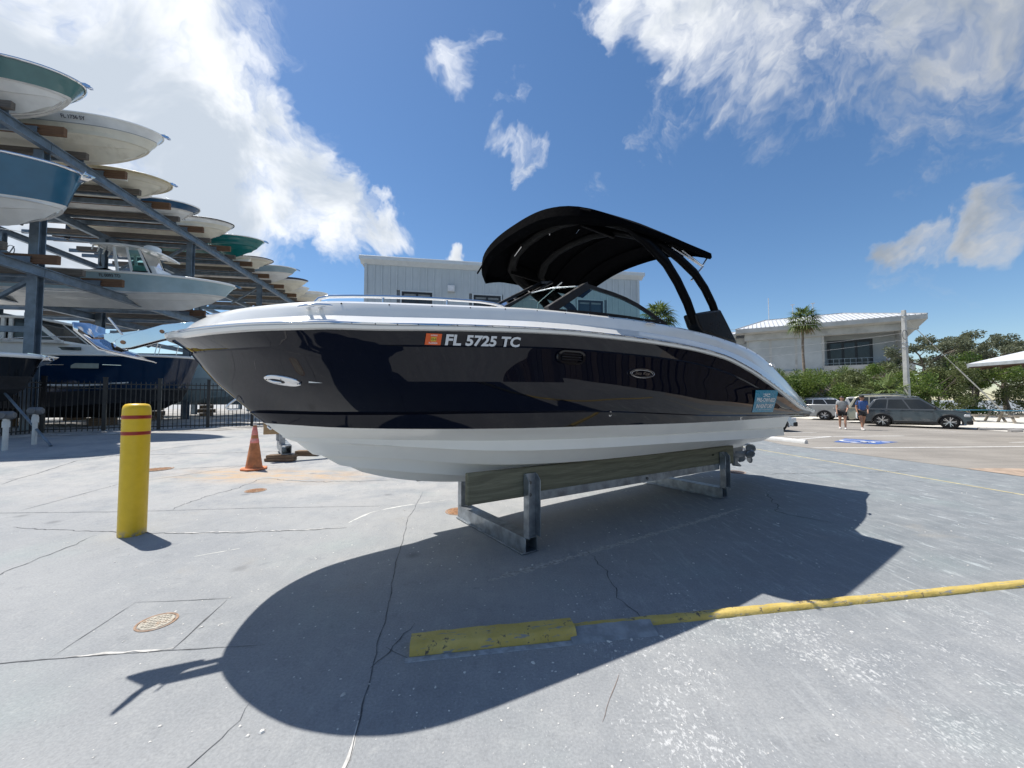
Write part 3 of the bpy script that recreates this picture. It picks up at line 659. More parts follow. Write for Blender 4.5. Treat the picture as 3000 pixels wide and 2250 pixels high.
hull_decal('yellow_panel', *hull_quad(1.070,1.110,1.918,1.946,1.920,1.948,2,2), pbr('yellow_print', (.70,.50,.05), .5), .0115, st); hull_text('12-3', 1.073,1.107,1.925,1.927,.013, BLACK_P, .0145, parent=st)
# dealer sign
TEAL = pbr('teal_blue_sign', (.012,.26,.40), .3, var=.03)
sg = hull_decal('dealer_sign', *hull_quad(5.712,6.36,1.333,1.635,1.325,1.643,6,4), TEAL, .010)
hull_text('PRE-OWNED', 5.765,6.315,1.478,1.475,.054, WHT, .016, bold=.03, parent=sg); hull_text('INVENTORY', 5.785,6.295,1.390,1.387,.054, WHT, .016, bold=.03, parent=sg)
for k, (u_, w_) in enumerate(((5.93,.03),(5.97,.05),(6.03,.04),(6.08,.05))): hull_decal('logo_dash', *hull_quad(u_,u_+w_,1.575,1.590,1.575,1.590,1,1), WHT, .016, sg)
for k in range(9): hull_decal('small_print_dash', *hull_quad(5.83+k*.048,5.83+k*.048+.034,1.362,1.370,1.361,1.369,1,1), pbr('pale_print', (.45,.55,.60), .6), .016, sg)
wv_ = [(5.93+.2*i/12, 1.553+.014*math.sin(i/12*3.1)**2*(1 if i < 8 else .4)) for i in range(13)]; wv2 = [(u, z-.008-.004*math.sin((u-5.93)*15)) for u,z in wv_]
hull_decal('wave_mark', wv_+wv2, [(i,i+1,14+i,13+i) for i in range(12)], WHT, .016, sg)
# maker's oval badge
m = MB()
def oval(uc, zc, a, b, tilt=0, n=40): return [(uc+a*math.cos(6.2832*k/n)*math.cos(tilt)-b*math.sin(6.2832*k/n)*math.sin(tilt), zc+a*math.cos(6.2832*k/n)*math.sin(tilt)+b*math.sin(6.2832*k/n)*math.cos(tilt)) for k in range(n)]
bd = MB(); ring = [on_hull(u,z,.008) for u,z in oval(3.29,1.768,.185,.044)]; bd.tube(ring+[ring[0], ring[1]], .0055, 6, cap=False)
ring = [on_hull(u,z,.006) for u,z in oval(3.29,1.768,.16,.033)]; bd.tube(ring+[ring[0], ring[1]], .002, 5, cap=False)
bdo = bd.build('badge', CHROME, boat, smooth=60)
hull_text('Sea Ray', 3.175,3.405,1.754,1.752,.034, CHROME, .009, bold=.0, shear=.35, parent=bdo)
# side air vent
va = [(2.19,1.845),(2.19,1.905)]; rr = []
def rrect(u0,u1,z0,z1,ru,rz,n=6):
    out = []
    for cx,cz,a0 in ((u1-ru,z1-rz,0),(u0+ru,z1-rz,90),(u0+ru,z0+rz,180),(u1-ru,z0+rz,270)):
        out += [(cx+ru*math.cos(R(a0+90*k/n)), cz+rz*math.sin(R(a0+90*k/n))) for k in range(n+1)]
    return out
o_ = rrect(2.18,2.505,1.815,1.935,.09,.055); i_ = rrect(2.215,2.47,1.832,1.918,.06,.036)
m = MB(); m.grid([[on_hull(u,z,.002) for u,z in o_+o_[:1]], [on_hull(u,z,.014) for u,z in [(a*.8+c*.2,b*.8+d*.2) for (a,b),(c,d) in zip(o_,i_)]+[(o_[0][0]*.8+i_[0][0]*.2,o_[0][1]*.8+i_[0][1]*.2)]], [on_hull(u,z,.012) for u,z in i_+i_[:1]], [on_hull(u,z,.002) for u,z in i_+i_[:1]]])
vt = m.build('air_vent', pbr('gloss_black', (.006,.006,.008), .12), boat, smooth=50)
for k in range(3): 
    zz = 1.855+k*.022; m = MB(); m.tube([on_hull(2.235+.22*i/5, zz, .006) for i in range(6)], .005, 6); m.build('louvre', BLACK_P, vt, smooth=60)
# chrome bow mooring oval, drains, bow eye
def hull_frame(u, z, off=.003):
    p = on_hull(u,z,off); du = (on_hull(u+.03,z,off)-on_hull(u-.03,z,off)).normalized(); dz_ = (on_hull(u,z+.03,off)-on_hull(u,z-.03,off)).normalized()
    n_ = du.cross(dz_).normalized()
    if n_.y > 0: n_ = -n_
    dz_ = n_.cross(du) if n_.cross(du).z > 0 else -n_.cross(du)
    M = Matrix((du,dz_,n_)).transposed().to_4x4(); M.translation = p; return M
M = hull_frame(.21,1.637)@Matrix.Rotation(R(-13),4,'Z')
def ovl(a, b, z, n=36): return [Vector((a*math.cos(6.2832*k/n), b*math.sin(6.2832*k/n), z)) for k in range(n+1)]
m = MB(); m.grid([[M@p for p in r_] for r_ in (ovl(.128,.050,-.006),ovl(.128,.050,.006),ovl(.118,.043,.012),ovl(.0,.0,.013))])
mo = m.build('mooring_eye', CHROME, boat, smooth=50)
m = MB(); m.grid([[M@(p+Vector((-.03,.0,0))) for p in r_] for r_ in (ovl(.065,.020,.0126),ovl(.0,.0,.0136))]); m.build('eye_recess', BLACK_P, mo, smooth=50)
m = MB(); m.tube([M@Vector((-.085+.02*i, .004-.003*i, .016+.004*math.sin(i))) for i in range(5)], [.005,.010,.012,.011,.006], 8); m.build('horn', CHROME, mo, smooth=60)
for du_ in (-.108, 0, .108):
    m = MB(); m.ico(M@Vector((du_, .027 if du_ == 0 else 0, .011)), .005, seg=6, rings=4); m.build('screw', BLACK_P, mo)
for u,z in ((2.92,1.366),(5.44,1.266)):
    M = hull_frame(u,z); m = MB(); m.grid([[M@p for p in r_] for r_ in (ovl(.024,.028,0,20),ovl(.024,.028,.006,20),ovl(.018,.021,.009,20),ovl(.012,.014,.006,20))])
    d_ = m.build('drain_ring', CHROME, boat, smooth=50); m = MB(); m.grid([[M@p for p in r_] for r_ in (ovl(.0125,.0145,.004,20),ovl(0,0,.004,20))]); m.build('drain_hole', DARK, d_)
m = MB(); m.tube([Vector((-.06+.012,0,1.475))+Vector((-.05*math.sin(k/8*3.1416)*1.1-.02*math.sin(k/8*3.1416), 0, .045-.09*k/8-.035*math.sin(k/8*3.1416))) for k in range(9)], .0075, 8); m.build('bow_eye', CHROME, boat, smooth=60)
m = MB(); m.tube([(.15,-.06,1.29),(.17,-.085,1.27)], .010, 8); m.build('bow_drain', CHROME, boat, smooth=60)

# anchor on its roller at the stem head
ar = MB()
for y in (-.05,.05):
    ar.prism([(-.24,2.055),(-.34,2.075),(-.50,2.035),(-.70,1.935),(-.735,1.90),(-.73,1.865),(-.70,1.85),(-.66,1.858),(-.5,1.93),(-.36,1.975),(-.24,1.985)], y-.004, y+.004, lambda a,b,t: Vector((a,t,b)))
anr = ar.build('anchor_roller', CHROME, boat, bevel=.002)
MB().box(-.33,0,1.985,.22,.11,.012,).build('roller_base', CHROME, anr, bevel=.003)
m = MB(); 
for u,z in ((-.695,1.892),(-.50,1.985)): m.tube([(u,-.066,z),(u,.066,z)], .013, 10)
m.build('roller_pins', RUSTM, anr, smooth=50)
m = MB(); m.tube([(-.70,-.045,1.892),(-.70,.045,1.892)], .028, 14); m.build('roller', RUBBER, anr, smooth=50)
an = MB(); an.beam((-.36,0,2.03),(-.76,0,1.925),.014,.045); an.beam((-.76,0,1.925),(-.80,0,1.905),.016,.06)
K = Vector((-.80,0,1.985)); P0 = Vector((-.53,0,1.765))
for s_ in (-1,1):
    Wt = Vector((-.905,s_*.15,1.99)); Wb = Vector((-.80,s_*.10,1.83)); mid_ = Vector((-.84,s_*.07,1.895))
    an.grid([[K, K.lerp(Wt,.5)+Vector((0,0,.012)), Wt],[Vector((-.79,0,1.91)), mid_, Vector((-.90,s_*.15,1.94))],[Vector((-.70,0,1.84)), Vector((-.74,s_*.055,1.835)), Wb],[P0, P0+Vector((-.004,s_*.01,.002)), P0+Vector((-.012,s_*.016,.006))]])
anc = an.build('anchor', CHROME, boat, smooth=30, solid=.008)
MB().tube([(-.71,-.02,1.95),(-.775,-.03,2.055)], .006, 8).build('anchor_trip_bar', CHROME, anc, smooth=50)

# bow rail, cleats, bow light
def dpt(u, ins, dz): return Vector((u, -(railb(u)-ins), topz(u)+dz))
for s_ in (1,-1):
    pts = [dpt(.36,.22,0), dpt(.39,.22,.035), dpt(.45,.22,.05)]+[dpt(u,.22,.052+.012*math.sin((u-.45)*2.4)) for u in [.6+.12*i for i in range(9)]]+[dpt(1.68,.22,.045), dpt(1.76,.22,.03), dpt(1.82,.22,-.01)]
    pts = [Vector((p.x, p.y*s_, p.z)) for p in pts]
    br_ = MB().tube(pts, .0125, 10).build('bow_rail', CHROME, boat, smooth=60)
    for u in (.8,1.28): 
        a = dpt(u,.22,.06); b = dpt(u,.22,-.01); MB().tube([(b.x,b.y*s_,b.z),(a.x,a.y*s_,a.z)], .010, 8).build('stanchion', CHROME, br_, smooth=60)
def cleat(u, ins, zoff, L):
    for s_ in (-1,1):
        p = Vector((u, s_*(railb(u)-ins), topz(u)+zoff)); tz = (topz(u+.1)-topz(u-.1))/.2; d_ = Vector((1, s_*(railb(u+.1)-railb(u-.1))/.2, tz)).normalized(); o_ = Vector((0,s_*.040,.012))
        c = MB().tube([p+o_+d_*(L*t)+Vector((0,0,-.008*abs(t)**2*4)) for t in (-.5,-.42,-.25,0,.25,.42,.5)], [.004,.009,.011,.013,.011,.009,.004], 10).build('cleat', CHROME, boat, smooth=60)
        for t in (-.17,.17): MB().tube([p+d_*(L*t), p+o_+d_*(L*t)], [.014,.008], 10).build('cleat_post', CHROME, c, smooth=60)
cleat(.345,.062,-.06,.20); cleat(3.43,.08,-.045,.17); cleat(6.36,.09,-.03,.16)
m = MB(); m.box(.03,-.28,2.13,.09,.05,.03); m.ico((.03,-.28,2.155), (.055,.035,.035), seg=12, rings=6); m.build('bow_light', BLACK_P, deck, smooth=50)
MB().tube([(.0,-.33,2.15),(.03,-.285,2.195),(.065,-.25,2.15)], .007, 8).build('bow_light_hoop', CHROME, deck, smooth=60)
m = MB(); m.box(-.13,-.2,2.075,.24,.10,.022, Matrix.Rotation(0,4,'Z')); m.build('bow_step', BLACK_P, deck, bevel=.006)
MB().tube([(-.24,-.26,2.095),(-.06,-.40,2.12)], .009, 8).build('step_trim', CHROME, deck, smooth=60)

# windscreen
FR = BLACK_P
wsr = bpy.data.objects.new('windscreen', None); COL.objects.link(wsr); wsr.parent = boat
for s_ in (-1,1):
    def q(u,b,z): return Vector((u, s_*b, z))
    A = q(2.82,.95,2.66); B = q(2.21,1.055,2.30); C = q(3.94,1.10,2.362); T = q(2.60,.30,2.70); F0 = q(2.02,.30,2.33)
    arc = [A]+[A.lerp(C,t)+Vector((0,s_*.012*math.sin(t*3.14),.055*max(0,math.sin(t*3.14))**1.3)) for t in (.15,.3,.45,.6,.75,.88)]+[C]
    base = [B.lerp(C,t)+Vector((0,s_*.01*math.sin(3.14*t),.020*math.sin(3.14*t))) for t in (0,.15,.3,.45,.6,.75,.88,1)]
    m = MB(); m.grid([base, arc]); m.build('side_pane', GLASS, wsr, smooth=60, merge=False)
    m = MB(); m.grid([[B, B.lerp(F0,.5)+Vector((-.05,0,0)), F0],[A, A.lerp(T,.5)+Vector((-.06,0,.01)), T]]); m.build('front_pane', GLASS, wsr, smooth=60)
    f = MB()
    for p_, w_ in ((arc,.020),(base,.024)):
        for a,b in zip(p_, p_[1:]): f.beam(a, b+(b-a).normalized()*.008, .022, w_*2)
    f.beam(B,A,.05,.075); f.tube([B, B.lerp(F0,.5)+Vector((-.05,0,0)), F0], .018, 8); f.tube([F0,T], .016, 8)
    f.build('windscreen_frame', FR, wsr, smooth=40)
    f = MB(); f.tube([A, A.lerp(T,.5)+Vector((-.06,0,.01)), T], .006, 8); f.build('top_trim', GALV, wsr, smooth=50)
    m = MB(); 
    for t in (.12,.28,.44,.6,.76,.92): m.ico(base[0].lerp(base[-1],t)+Vector((0,s_*.022,.012)), .008, seg=6, rings=4)
    tag(m.build('frame_bolts', GALV, wsr, smooth=60), kind='stuff')
# the walk-through centre pane, swung open
dq = [Vector((2.02,-.30,2.36)),Vector((2.92,-.30,2.88)),Vector((2.86,-.17,2.90)),Vector((1.95,-.17,2.38))]
m = MB(); m.add(dq,[(0,1,2,3)]); m.build('walk_through_pane', GLASS, wsr)
f = MB()
for a,b in zip(dq, dq[1:]+dq[:1]): f.tube([a,b], .016, 8)
f.box(2.45,-.24,2.62,.05,.06,.03); f.build('walk_through_frame', FR, wsr, smooth=50)

# tower arch, cowls and canopy
def mir(path): return [Vector((u,-b,z)) for u,b,z in path]+[Vector((u,b,z)) for u,b,z in reversed(path[:-1])]
tf = mir([(4.50,1.12,2.45),(4.35,1.12,2.68),(4.16,1.115,2.90),(3.96,1.10,3.09),(3.63,1.08,3.26),(3.36,1.03,3.37),(3.17,.90,3.43),(3.06,.65,3.53),(3.02,.35,3.58),(3.0,0,3.60)])
tr_ = mir([(5.06,1.12,2.55),(4.93,1.12,2.74),(4.76,1.115,2.92),(4.56,1.10,3.08),(4.25,1.09,3.20),(3.95,1.05,3.31),(3.72,.92,3.40),(3.60,.65,3.52),(3.55,.35,3.575),(3.53,0,3.585)])
def oval_tube(path, w, h, name, mat, parent):
    m = MB(); rings = []
    n = len(path)
    for i,p in enumerate(path):
        t = (path[min(i+1,n-1)]-path[max(i-1,0)]).normalized(); s2 = t.cross(Vector((1,0,0))); s2 = s2.normalized() if s2.length > .05 else Vector((0,1,0)); u2 = s2.cross(t).normalized()
        rings.append([p+u2*math.cos(6.2832*k/12)*w/2+s2*math.sin(6.2832*k/12)*h/2 for k in range(13)])
    m.grid(rings); return m.build(name, mat, parent, smooth=60)
tower = bpy.data.objects.new('tower', None); COL.objects.link(tower); tower.parent = boat
oval_tube(tf, .145, .085, 'tower_tube', BLACK_T, tower); oval_tube(tr_, .135, .08, 'tower_tube', BLACK_T, tower)
for i in (5,7,12,14):
    m = MB(); a = tf[i]; b = tr_[i]; m.beam(a, b, .035, .16); m.build('web_plate', BLACK_T, tower, bevel=.01)
for s_ in (-1,1):
    m = MB(); m.prism([(4.43,2.545),(4.60,2.585),(5.06,2.685),(5.20,2.52),(5.42,2.255),(4.56,2.325),(4.49,2.40)], 1.03, 1.20, lambda a,b,t: Vector((a,s_*(t-.10*max(0,(b-2.3))),b)))
    m.build('tower_cowl', pbr('satin_black_cowl', (.005,.005,.006), .35, var=.1, spec=.25), tower, bevel=.025, seg=3)
def can_z(u, b):
    q = abs(b)/1.15; w_ = (u-2.62)/2.30
    sn = max(0,math.sin(3.1416*min(1,max(0,w_))))**.9
    return 3.335+.045*w_+.02*sn+(1-q**2.4)*(.27+.16*sn)+.006*math.sin(u*9)*(1-q)
rows = []
for i in range(25):
    row = []
    for j in range(25):
        b = -1.15+2.3*j/24; q = abs(b)/1.15; ua = 2.60+.26*q**5; ub = 4.93-.06*q**4
        u = ua+(ub-ua)*i/24; row.append(Vector((u, b, can_z(u,b))))
    rows.append(row)
m = MB(); m.grid(rows)
edge = rows[0]+[r_[-1] for r_ in rows[1:]]+list(reversed(rows[-1][:-1]))+[r_[0] for r_ in reversed(rows[:-1])]
m.grid([edge, [p+Vector(((p.x-3.75)*.004, p.y*.004, -.05-.05*ss(3.2,2.7,p.x) if p.x > 3.2 else -.05-.05*(1-ss(2.6,3.2,p.x)))) for p in edge], [p+Vector(((.07 if p.x < 2.95 else 0)*(1-ss(2.6,2.95,p.x)), -p.y*.012, -.07-.10*(1-ss(2.6,3.2,p.x)))) for p in edge]])
cn = m.build('canopy', BLACK_F, boat, smooth=40, solid=.008)
for k, us in enumerate((2.72,3.2,4.1,4.6)):
    m = MB(); m.tube([Vector((us, -1.12+2.24*j/16, can_z(us,-1.12+2.24*j/16)-.022)) for j in range(17)], .012, 8); m.build('canopy_bow', BLACK_F, cn, smooth=60)
for a,b in [((2.95,-.30,3.60),(3.12,-.02,3.60)),((2.9,.28,3.50),(3.0,.58,3.49)),((3.12,-.55,3.48),(3.2,-.42,3.50)),((3.35,-1.0,3.40),(3.42,-.92,3.42)),((4.55,-.95,3.42),(4.80,-1.08,3.22)),((4.80,-1.08,3.24),(4.90,-1.12,3.40)),((4.80,-1.08,3.22),(4.62,-1.02,3.02)),((4.40,-.9,3.44),(4.80,-1.06,3.23)),((3.55,.75,2.95),(3.75,.45,3.22)),((3.55,.75,2.95),(3.52,.82,2.62)),((3.6,-1.02,3.33),(3.68,-.95,3.35))]:
    MB().tube([a,b], .0105, 8).build('canopy_strut', CHROME, cn, smooth=60)

# stern drive
dr = MB(); dr.prism([(7.1,1.05),(7.32,1.0),(7.62,.86),(7.95,.80),(8.02,.72),(7.96,.60),(8.0,.52),(7.9,.46),(7.86,.30),(8.02,.22),(7.98,.20),(7.72,.24),(7.66,.46),(7.5,.62),(7.3,.72),(7.1,.74)], -.055, .055, lambda a,b,t: Vector((a,t*(.5 if b < .4 else 1),b)))
drv = dr.build('stern_drive', pbr('grey_drive_paint', (.20,.215,.23), .4, var=.1), boat, bevel=.02, seg=3)
MB().tube([(7.55,0,.46),(7.75,0,.46),(8.0,0,.45),(8.12,0,.45)], [.02,.075,.075,.05], 14).build('gearcase', MATS['grey_drive_paint'], drv, smooth=50)
MB().prism([(7.7,-.16),(8.15,-.13),(8.22,0),(8.15,.13),(7.7,.16)], .63, .645, lambda a,b,t: Vector((a,b,t))).build('cavitation_plate', MATS['grey_drive_paint'], drv, bevel=.004)
PROP = pbr('prop_steel', (.36,.37,.38), .35, .55, var=.15)
for uo, n_, hnd in ((8.14,3,1),(8.28,3,-1)):
    MB().tube([(uo-.06,0,.45),(uo+.06,0,.45),(uo+.09,0,.45)], [.05,.045,.02], 14).build('prop_hub', PROP, drv, smooth=50)
    for k in range(n_):
        a0 = 6.2832*k/n_+(.5 if hnd > 0 else 1.4); rows = []
        for i in range(6):
            r0 = .04+.17*i/5; w_ = [.045,.075,.095,.10,.08,.03][i]; row = []
            for j in range(5):
                s_ = (j-2)/2*w_; pit = math.atan2(.09,r0)*hnd; da = s_*math.cos(pit)/r0
                row.append(Vector((uo+s_*math.sin(pit)*1.0, r0*math.sin(a0+da), .45+r0*math.cos(a0+da))))
            rows.append(row)
        m = MB(); m.grid(rows); m.build('prop_blade', PROP, drv, smooth=60, solid=.006)

# ------------------------------------------------------------------ cradle under the boat
def wood_mat(name, a, b, dirt):
    t = NT(name); v = t.vec((1,1,1)); g = t.noise(t.vec((.5,4,9)), 5, 6, .6, 1.2)
    c = t.mix(t.rng(g, .35, .65), a, b)
    rg = t.n.new('ShaderNodeTexWave'); rg.bands_direction = 'Z'; rg.inputs['Scale'].default_value = 3.4; rg.inputs['Distortion'].default_value = 15; rg.inputs['Detail'].default_value = 3; rg.inputs['Detail Scale'].default_value = .45
    t.l.new(t.vec((.28,1,1)), rg.inputs['Vector'])
    c = t.mix(t.math('MULTIPLY', t.rng(rg.outputs['Fac'], .45, .95), .32), c, dirt)
    c = t.mix(t.rng(t.vor(t.vec((1.2,1,3)), 1.6), .10, .05), c, tuple(q*.35 for q in dirt))
    t.set(color=c, rough=.85, spec=.25); t.bump(g, .3, .01); return t.m
TREAT = wood_mat('treated_green_timber', (.17,.165,.115), (.23,.22,.155), (.085,.08,.058))
OLDW = wood_mat('weathered_brown_timber', (.17,.115,.075), (.25,.18,.12), (.10,.065,.045))
cr = thing('boat_cradle', 'galvanised steel cradle with long timber bunks under the navy boat', 'cradle', BLOC, BROT)
def channel(mb, a, b, w, h, t=.008, up=(0,0,1), open_='bottom'):
    a = Vector(a); b = Vector(b); d = (b-a).normalized(); u = Vector(up); sd = d.cross(u).normalized()
    mb.beam(a+u*(h/2-t/2), b+u*(h/2-t/2), w, t, up); 
    for s_ in (-1,1): mb.beam(a+sd*s_*(w/2-t/2), b+sd*s_*(w/2-t/2), t, h-.001, up)
for uu, zt in ((2.33,.775),(6.06,.70)):
    m = MB(); channel(m, (uu,.78,.085),(uu,-.66,.085),.15,.15,.009); m.box(uu-.0,.06,.012,.21,1.42,.012); m.build('cross_foot', GALV, cr, bevel=.003)
    for s_, yy in ((-1,-.632),(1,.70)):
        m = MB(); zc = (.163+zt)/2
        m.box(uu, yy, zc, .145, .008, zt-.163)
        for q_ in (-.0685,.0685): m.prism([(0,.163),(0,zt),(.03,zt),(.085,zt-.06),(.085,.163)], q_-.004, q_+.004, lambda a,b,t: Vector((uu+t, yy+s_*a, b)))
        p = m.build('post', GALV, cr, bevel=.003)
        m = MB()
        for zz in (zt-.09, zt-.21): m.tube([(uu,yy-.0,zz),(uu,yy+s_*.016,zz)], .017, 6)
        m.build('bolt', pbr('bolt_steel', (.16,.16,.16), .5, .8), p)
for s_, yy in ((-1,-.585),(1,.655)):
    m = MB(); n = 10
    m.grid([[Vector((u, yy+s_*(-.03 if k in (1,2) else .03), .84-.0146*(u-1.65)-(.285 if k in (2,3) else 0))) for k in (0,1,2,3,0)] for u in [1.65+4.81*i/n for i in range(n+1)]])
    o0 = 0; m.f += [(0,1,2,3), tuple(n*5+i for i in (3,2,1,0))]
    m.build('bunk_timber', TREAT, cr, bevel=.012)
    m = MB(); m.beam((2.40,yy+s_*.035,.535),(5.99,yy+s_*.035,.483),.008,.09); m.beam((2.40,yy,.494),(5.99,yy,.442),.075,.008); m.build('side_angle', GALV, cr, bevel=.002)
    m = MB(); m.tube([(4.2,yy+s_*.036,.51),(4.2,yy+s_*.055,.51)], .018, 6); m.build('bolt', MATS['bolt_steel'], cr)

# ------------------------------------------------------------------ empty stand behind
SZ = hz(-5.3,8.9); st_ = thing('empty_stand', 'empty steel boat stand on timber blocks behind the bow', 'stand', (-5.27,8.95,SZ), R(34.7))
for k, (dx, dy, dz_, L) in enumerate(((0,-.16,.0,.62),(.02,-.15,.07,.60),(.25,.55,0,.55),(.27,.56,.07,.5))):
    MB().box(dx,dy,dz_+.036,L,.20,.065, Matrix.Rotation(R(-30),4,'Z')).build('base_timber', OLDW, st_, bevel=.006)
m = MB(); channel(m, (.02,-.30,.255),(.02,1.3,.255),.20,.20,.012); m.box(.02,.5,.16,.2,1.58,.012); m.build('cross_foot', GALV, st_, bevel=.003)
m = MB(); m.beam((-.05,.02,.355),(-.05,.02,.62),.09,.12); m.build('post', GALV, st_, bevel=.004)
m = MB(); m.beam((-.05,1.1,.355),(-.05,1.1,.62),.09,.12); m.build('post', GALV, st_, bevel=.004)
MB().beam((-.42,.02,.73),(3.4,.02,.70),.06,.26).build('bunk_timber', wood_mat('new_brown_timber', (.36,.25,.13), (.45,.33,.19), (.24,.15,.08)), st_, bevel=.01)
MB().beam((-.3,1.1,.73),(3.4,1.1,.70),.06,.24).build('bunk_timber', OLDW, st_, bevel=.01)
m = MB(); channel(m, (3.0,-.30,.255),(3.0,1.3,.255),.20,.20,.012); m.build('cross_foot', GALV, st_, bevel=.003)
for yy in (.02,1.1): MB().beam((3.0,yy,.355),(3.0,yy,.6),.09,.12).build('post', GALV, st_, bevel=.004)
for yy in (-.16,1.2): MB().box(3.0,yy,.07,.5,.2,.14).build('base_timber', OLDW, st_, bevel=.006)
# ------------------------------------------------------------------ dry-stack rack (local x points out into the yard, local y runs along the rack)
RANG = math.atan2(.176, 1); RK = 1.0154; RLOC = Vector((-14.04-.176*13, 13, 0))
def rw(x, s): return RLOC+Vector((x*math.cos(RANG)-s*math.sin(RANG), x*math.sin(RANG)+s*math.cos(RANG), 0))
rack = thing('boat_storage_rack', 'two tier blue grey steel dry stack rack with timber bunks holding boats', 'storage rack', (RLOC.x, RLOC.y, 0), RANG)
GZ = .40; TZ = (5.85, 10.27); BAY = 7.97
def hsec(mb, x, y, z0, z1, w=.28, t=.02):
    mb.box(x, y, (z0+z1)/2, t, w-.05, z1-z0)
    for q_ in (-1,1): mb.box(x, y+q_*(w/2-t), (z0+z1)/2, w, t*1.3, z1-z0)
mm = MB(); hsec(mm, 0, 0, GZ, 10.12); pm = mm.build('post', GALV_R, rack); pm.data.name = 'post'
first = True
for k in range(-1, 6):
    for x in (0,-4.1,-8.6):
        if first: pm.location = (x, k*BAY, 0); first = False
        else: link_copy(pm, rack, loc=(x, k*BAY, 0))
mm = MB(); L_ = BAY
for z_ in (-.15,.15): mm.box(0, L_/2, z_, .2, L_-.02, .022)
mm.box(0, L_/2, 0, .018, L_-.02, .28); bm0 = mm.build('front_beam', GALV_R, rack); bm0.location = (.25, -BAY, TZ[0])
for k in range(-1, 5):
    for x in (.25,-4.1-.25,-8.6-.2):
        for z in TZ:
            if k == -1 and x == .25 and z == TZ[0]: continue
            o = link_copy(bm0, rack, loc=(x, k*BAY, z)); o.name = 'front_beam' if x > 0 else 'rear_beam'
# ties and diagonal braces between the front and rear posts
tie = MB().box(-2.05,0,0,3.8,.12,.2).build('tie', GALV_R, rack); tie.location = (0,-BAY,8.3)
kb_ = MB().beam((-.15,0,0),(-1.9,0,-1.25),.11,.11).build('knee_brace', GALV_R, rack); kb_.location = (0,-BAY,9.9)
for k in range(-1,6):
    for z in (3.9, 8.3):
        if not (k == -1 and z == 8.3): link_copy(tie, rack, loc=(0,k*BAY,z))
    for z in (5.6, 9.95):
        if not (k == -1 and z == 9.95): link_copy(kb_, rack, loc=(0,k*BAY,z))
kb_.location = (0,-BAY,9.95)
xb = MB().beam((-.1,0,0),(-4.0,0,2.1),.10,.10).build('diagonal_brace', GALV_R, rack); xb.location = (0,0,6.1)
for k in (-1,0,1,2,3):
    for z in (1.6, 6.1):
        if not (k == 0 and z == 6.1): link_copy(xb, rack, loc=(0,k*BAY,z))
fb = MB().beam((0,.1,0),(0,2.6,2.05),.10,.10).build('bay_brace', GALV_R, rack); fb.location = (-4.1,0,3.6)
for k in (1,2,3): link_copy(fb, rack, loc=(-4.1,k*BAY,3.6)); link_copy(fb, rack, loc=(-4.1,k*BAY,8.0))
# cross channels and timber bunks, a pair for each berth
BUNK = wood_mat('rack_brown_timber', (.13,.074,.045), (.20,.115,.068), (.08,.045,.028)); BUNKG = wood_mat('rack_grey_timber', (.12,.105,.09), (.18,.155,.13), (.08,.07,.06))
chn = MB(); chn.box(-4.2,0,0,8.9,.012,.2); chn.box(-4.2,.04,.095,8.9,.08,.012); chn.box(-4.2,.04,-.095,8.9,.08,.012)
ch0 = chn.build('cross_channel', GALV_R, rack)
bk0 = MB().box(-4.0,0,0,9.0,.14,.30).build('bunk', BUNK, rack, bevel=.015); bk1 = MB().box(-4.1,0,0,8.6,.14,.24).build('bunk', BUNKG, rack, bevel=.015)
berths = [(-3.6,1),(-1.02,1),(1.52,1),(4.06,1),(6.6,1),(9.24,1),(11.88,1),(14.42,1),(17.06,1),(19.7,1),(22.3,1),(25,1),(-3.6,0),(-1.02,0),(1.6,0),(4.37,0),(7.0,0),(9.6,0),(12.3,0),(15,0)]
used = [False]*3
for s, ti in berths:
    for q_, kind in ((-.42,1),(.42,0)):
        z = TZ[ti]+.18+.10; y = s+q_
        if not used[0]: ch0.location = (.1,y,z); used[0] = True
        else: link_copy(ch0, rack, loc=(.1,y,z))
        src = bk1 if kind else bk0; i_ = 1+kind
        yy = y+(.13 if kind == 0 else -.10); zz = z+(.06 if kind == 0 else .10)
        if not used[i_]: src.location = (.55 if kind == 0 else .35,yy,zz); used[i_] = True
        else: link_copy(src, rack, loc=(.55 if kind == 0 else .35,yy,zz))

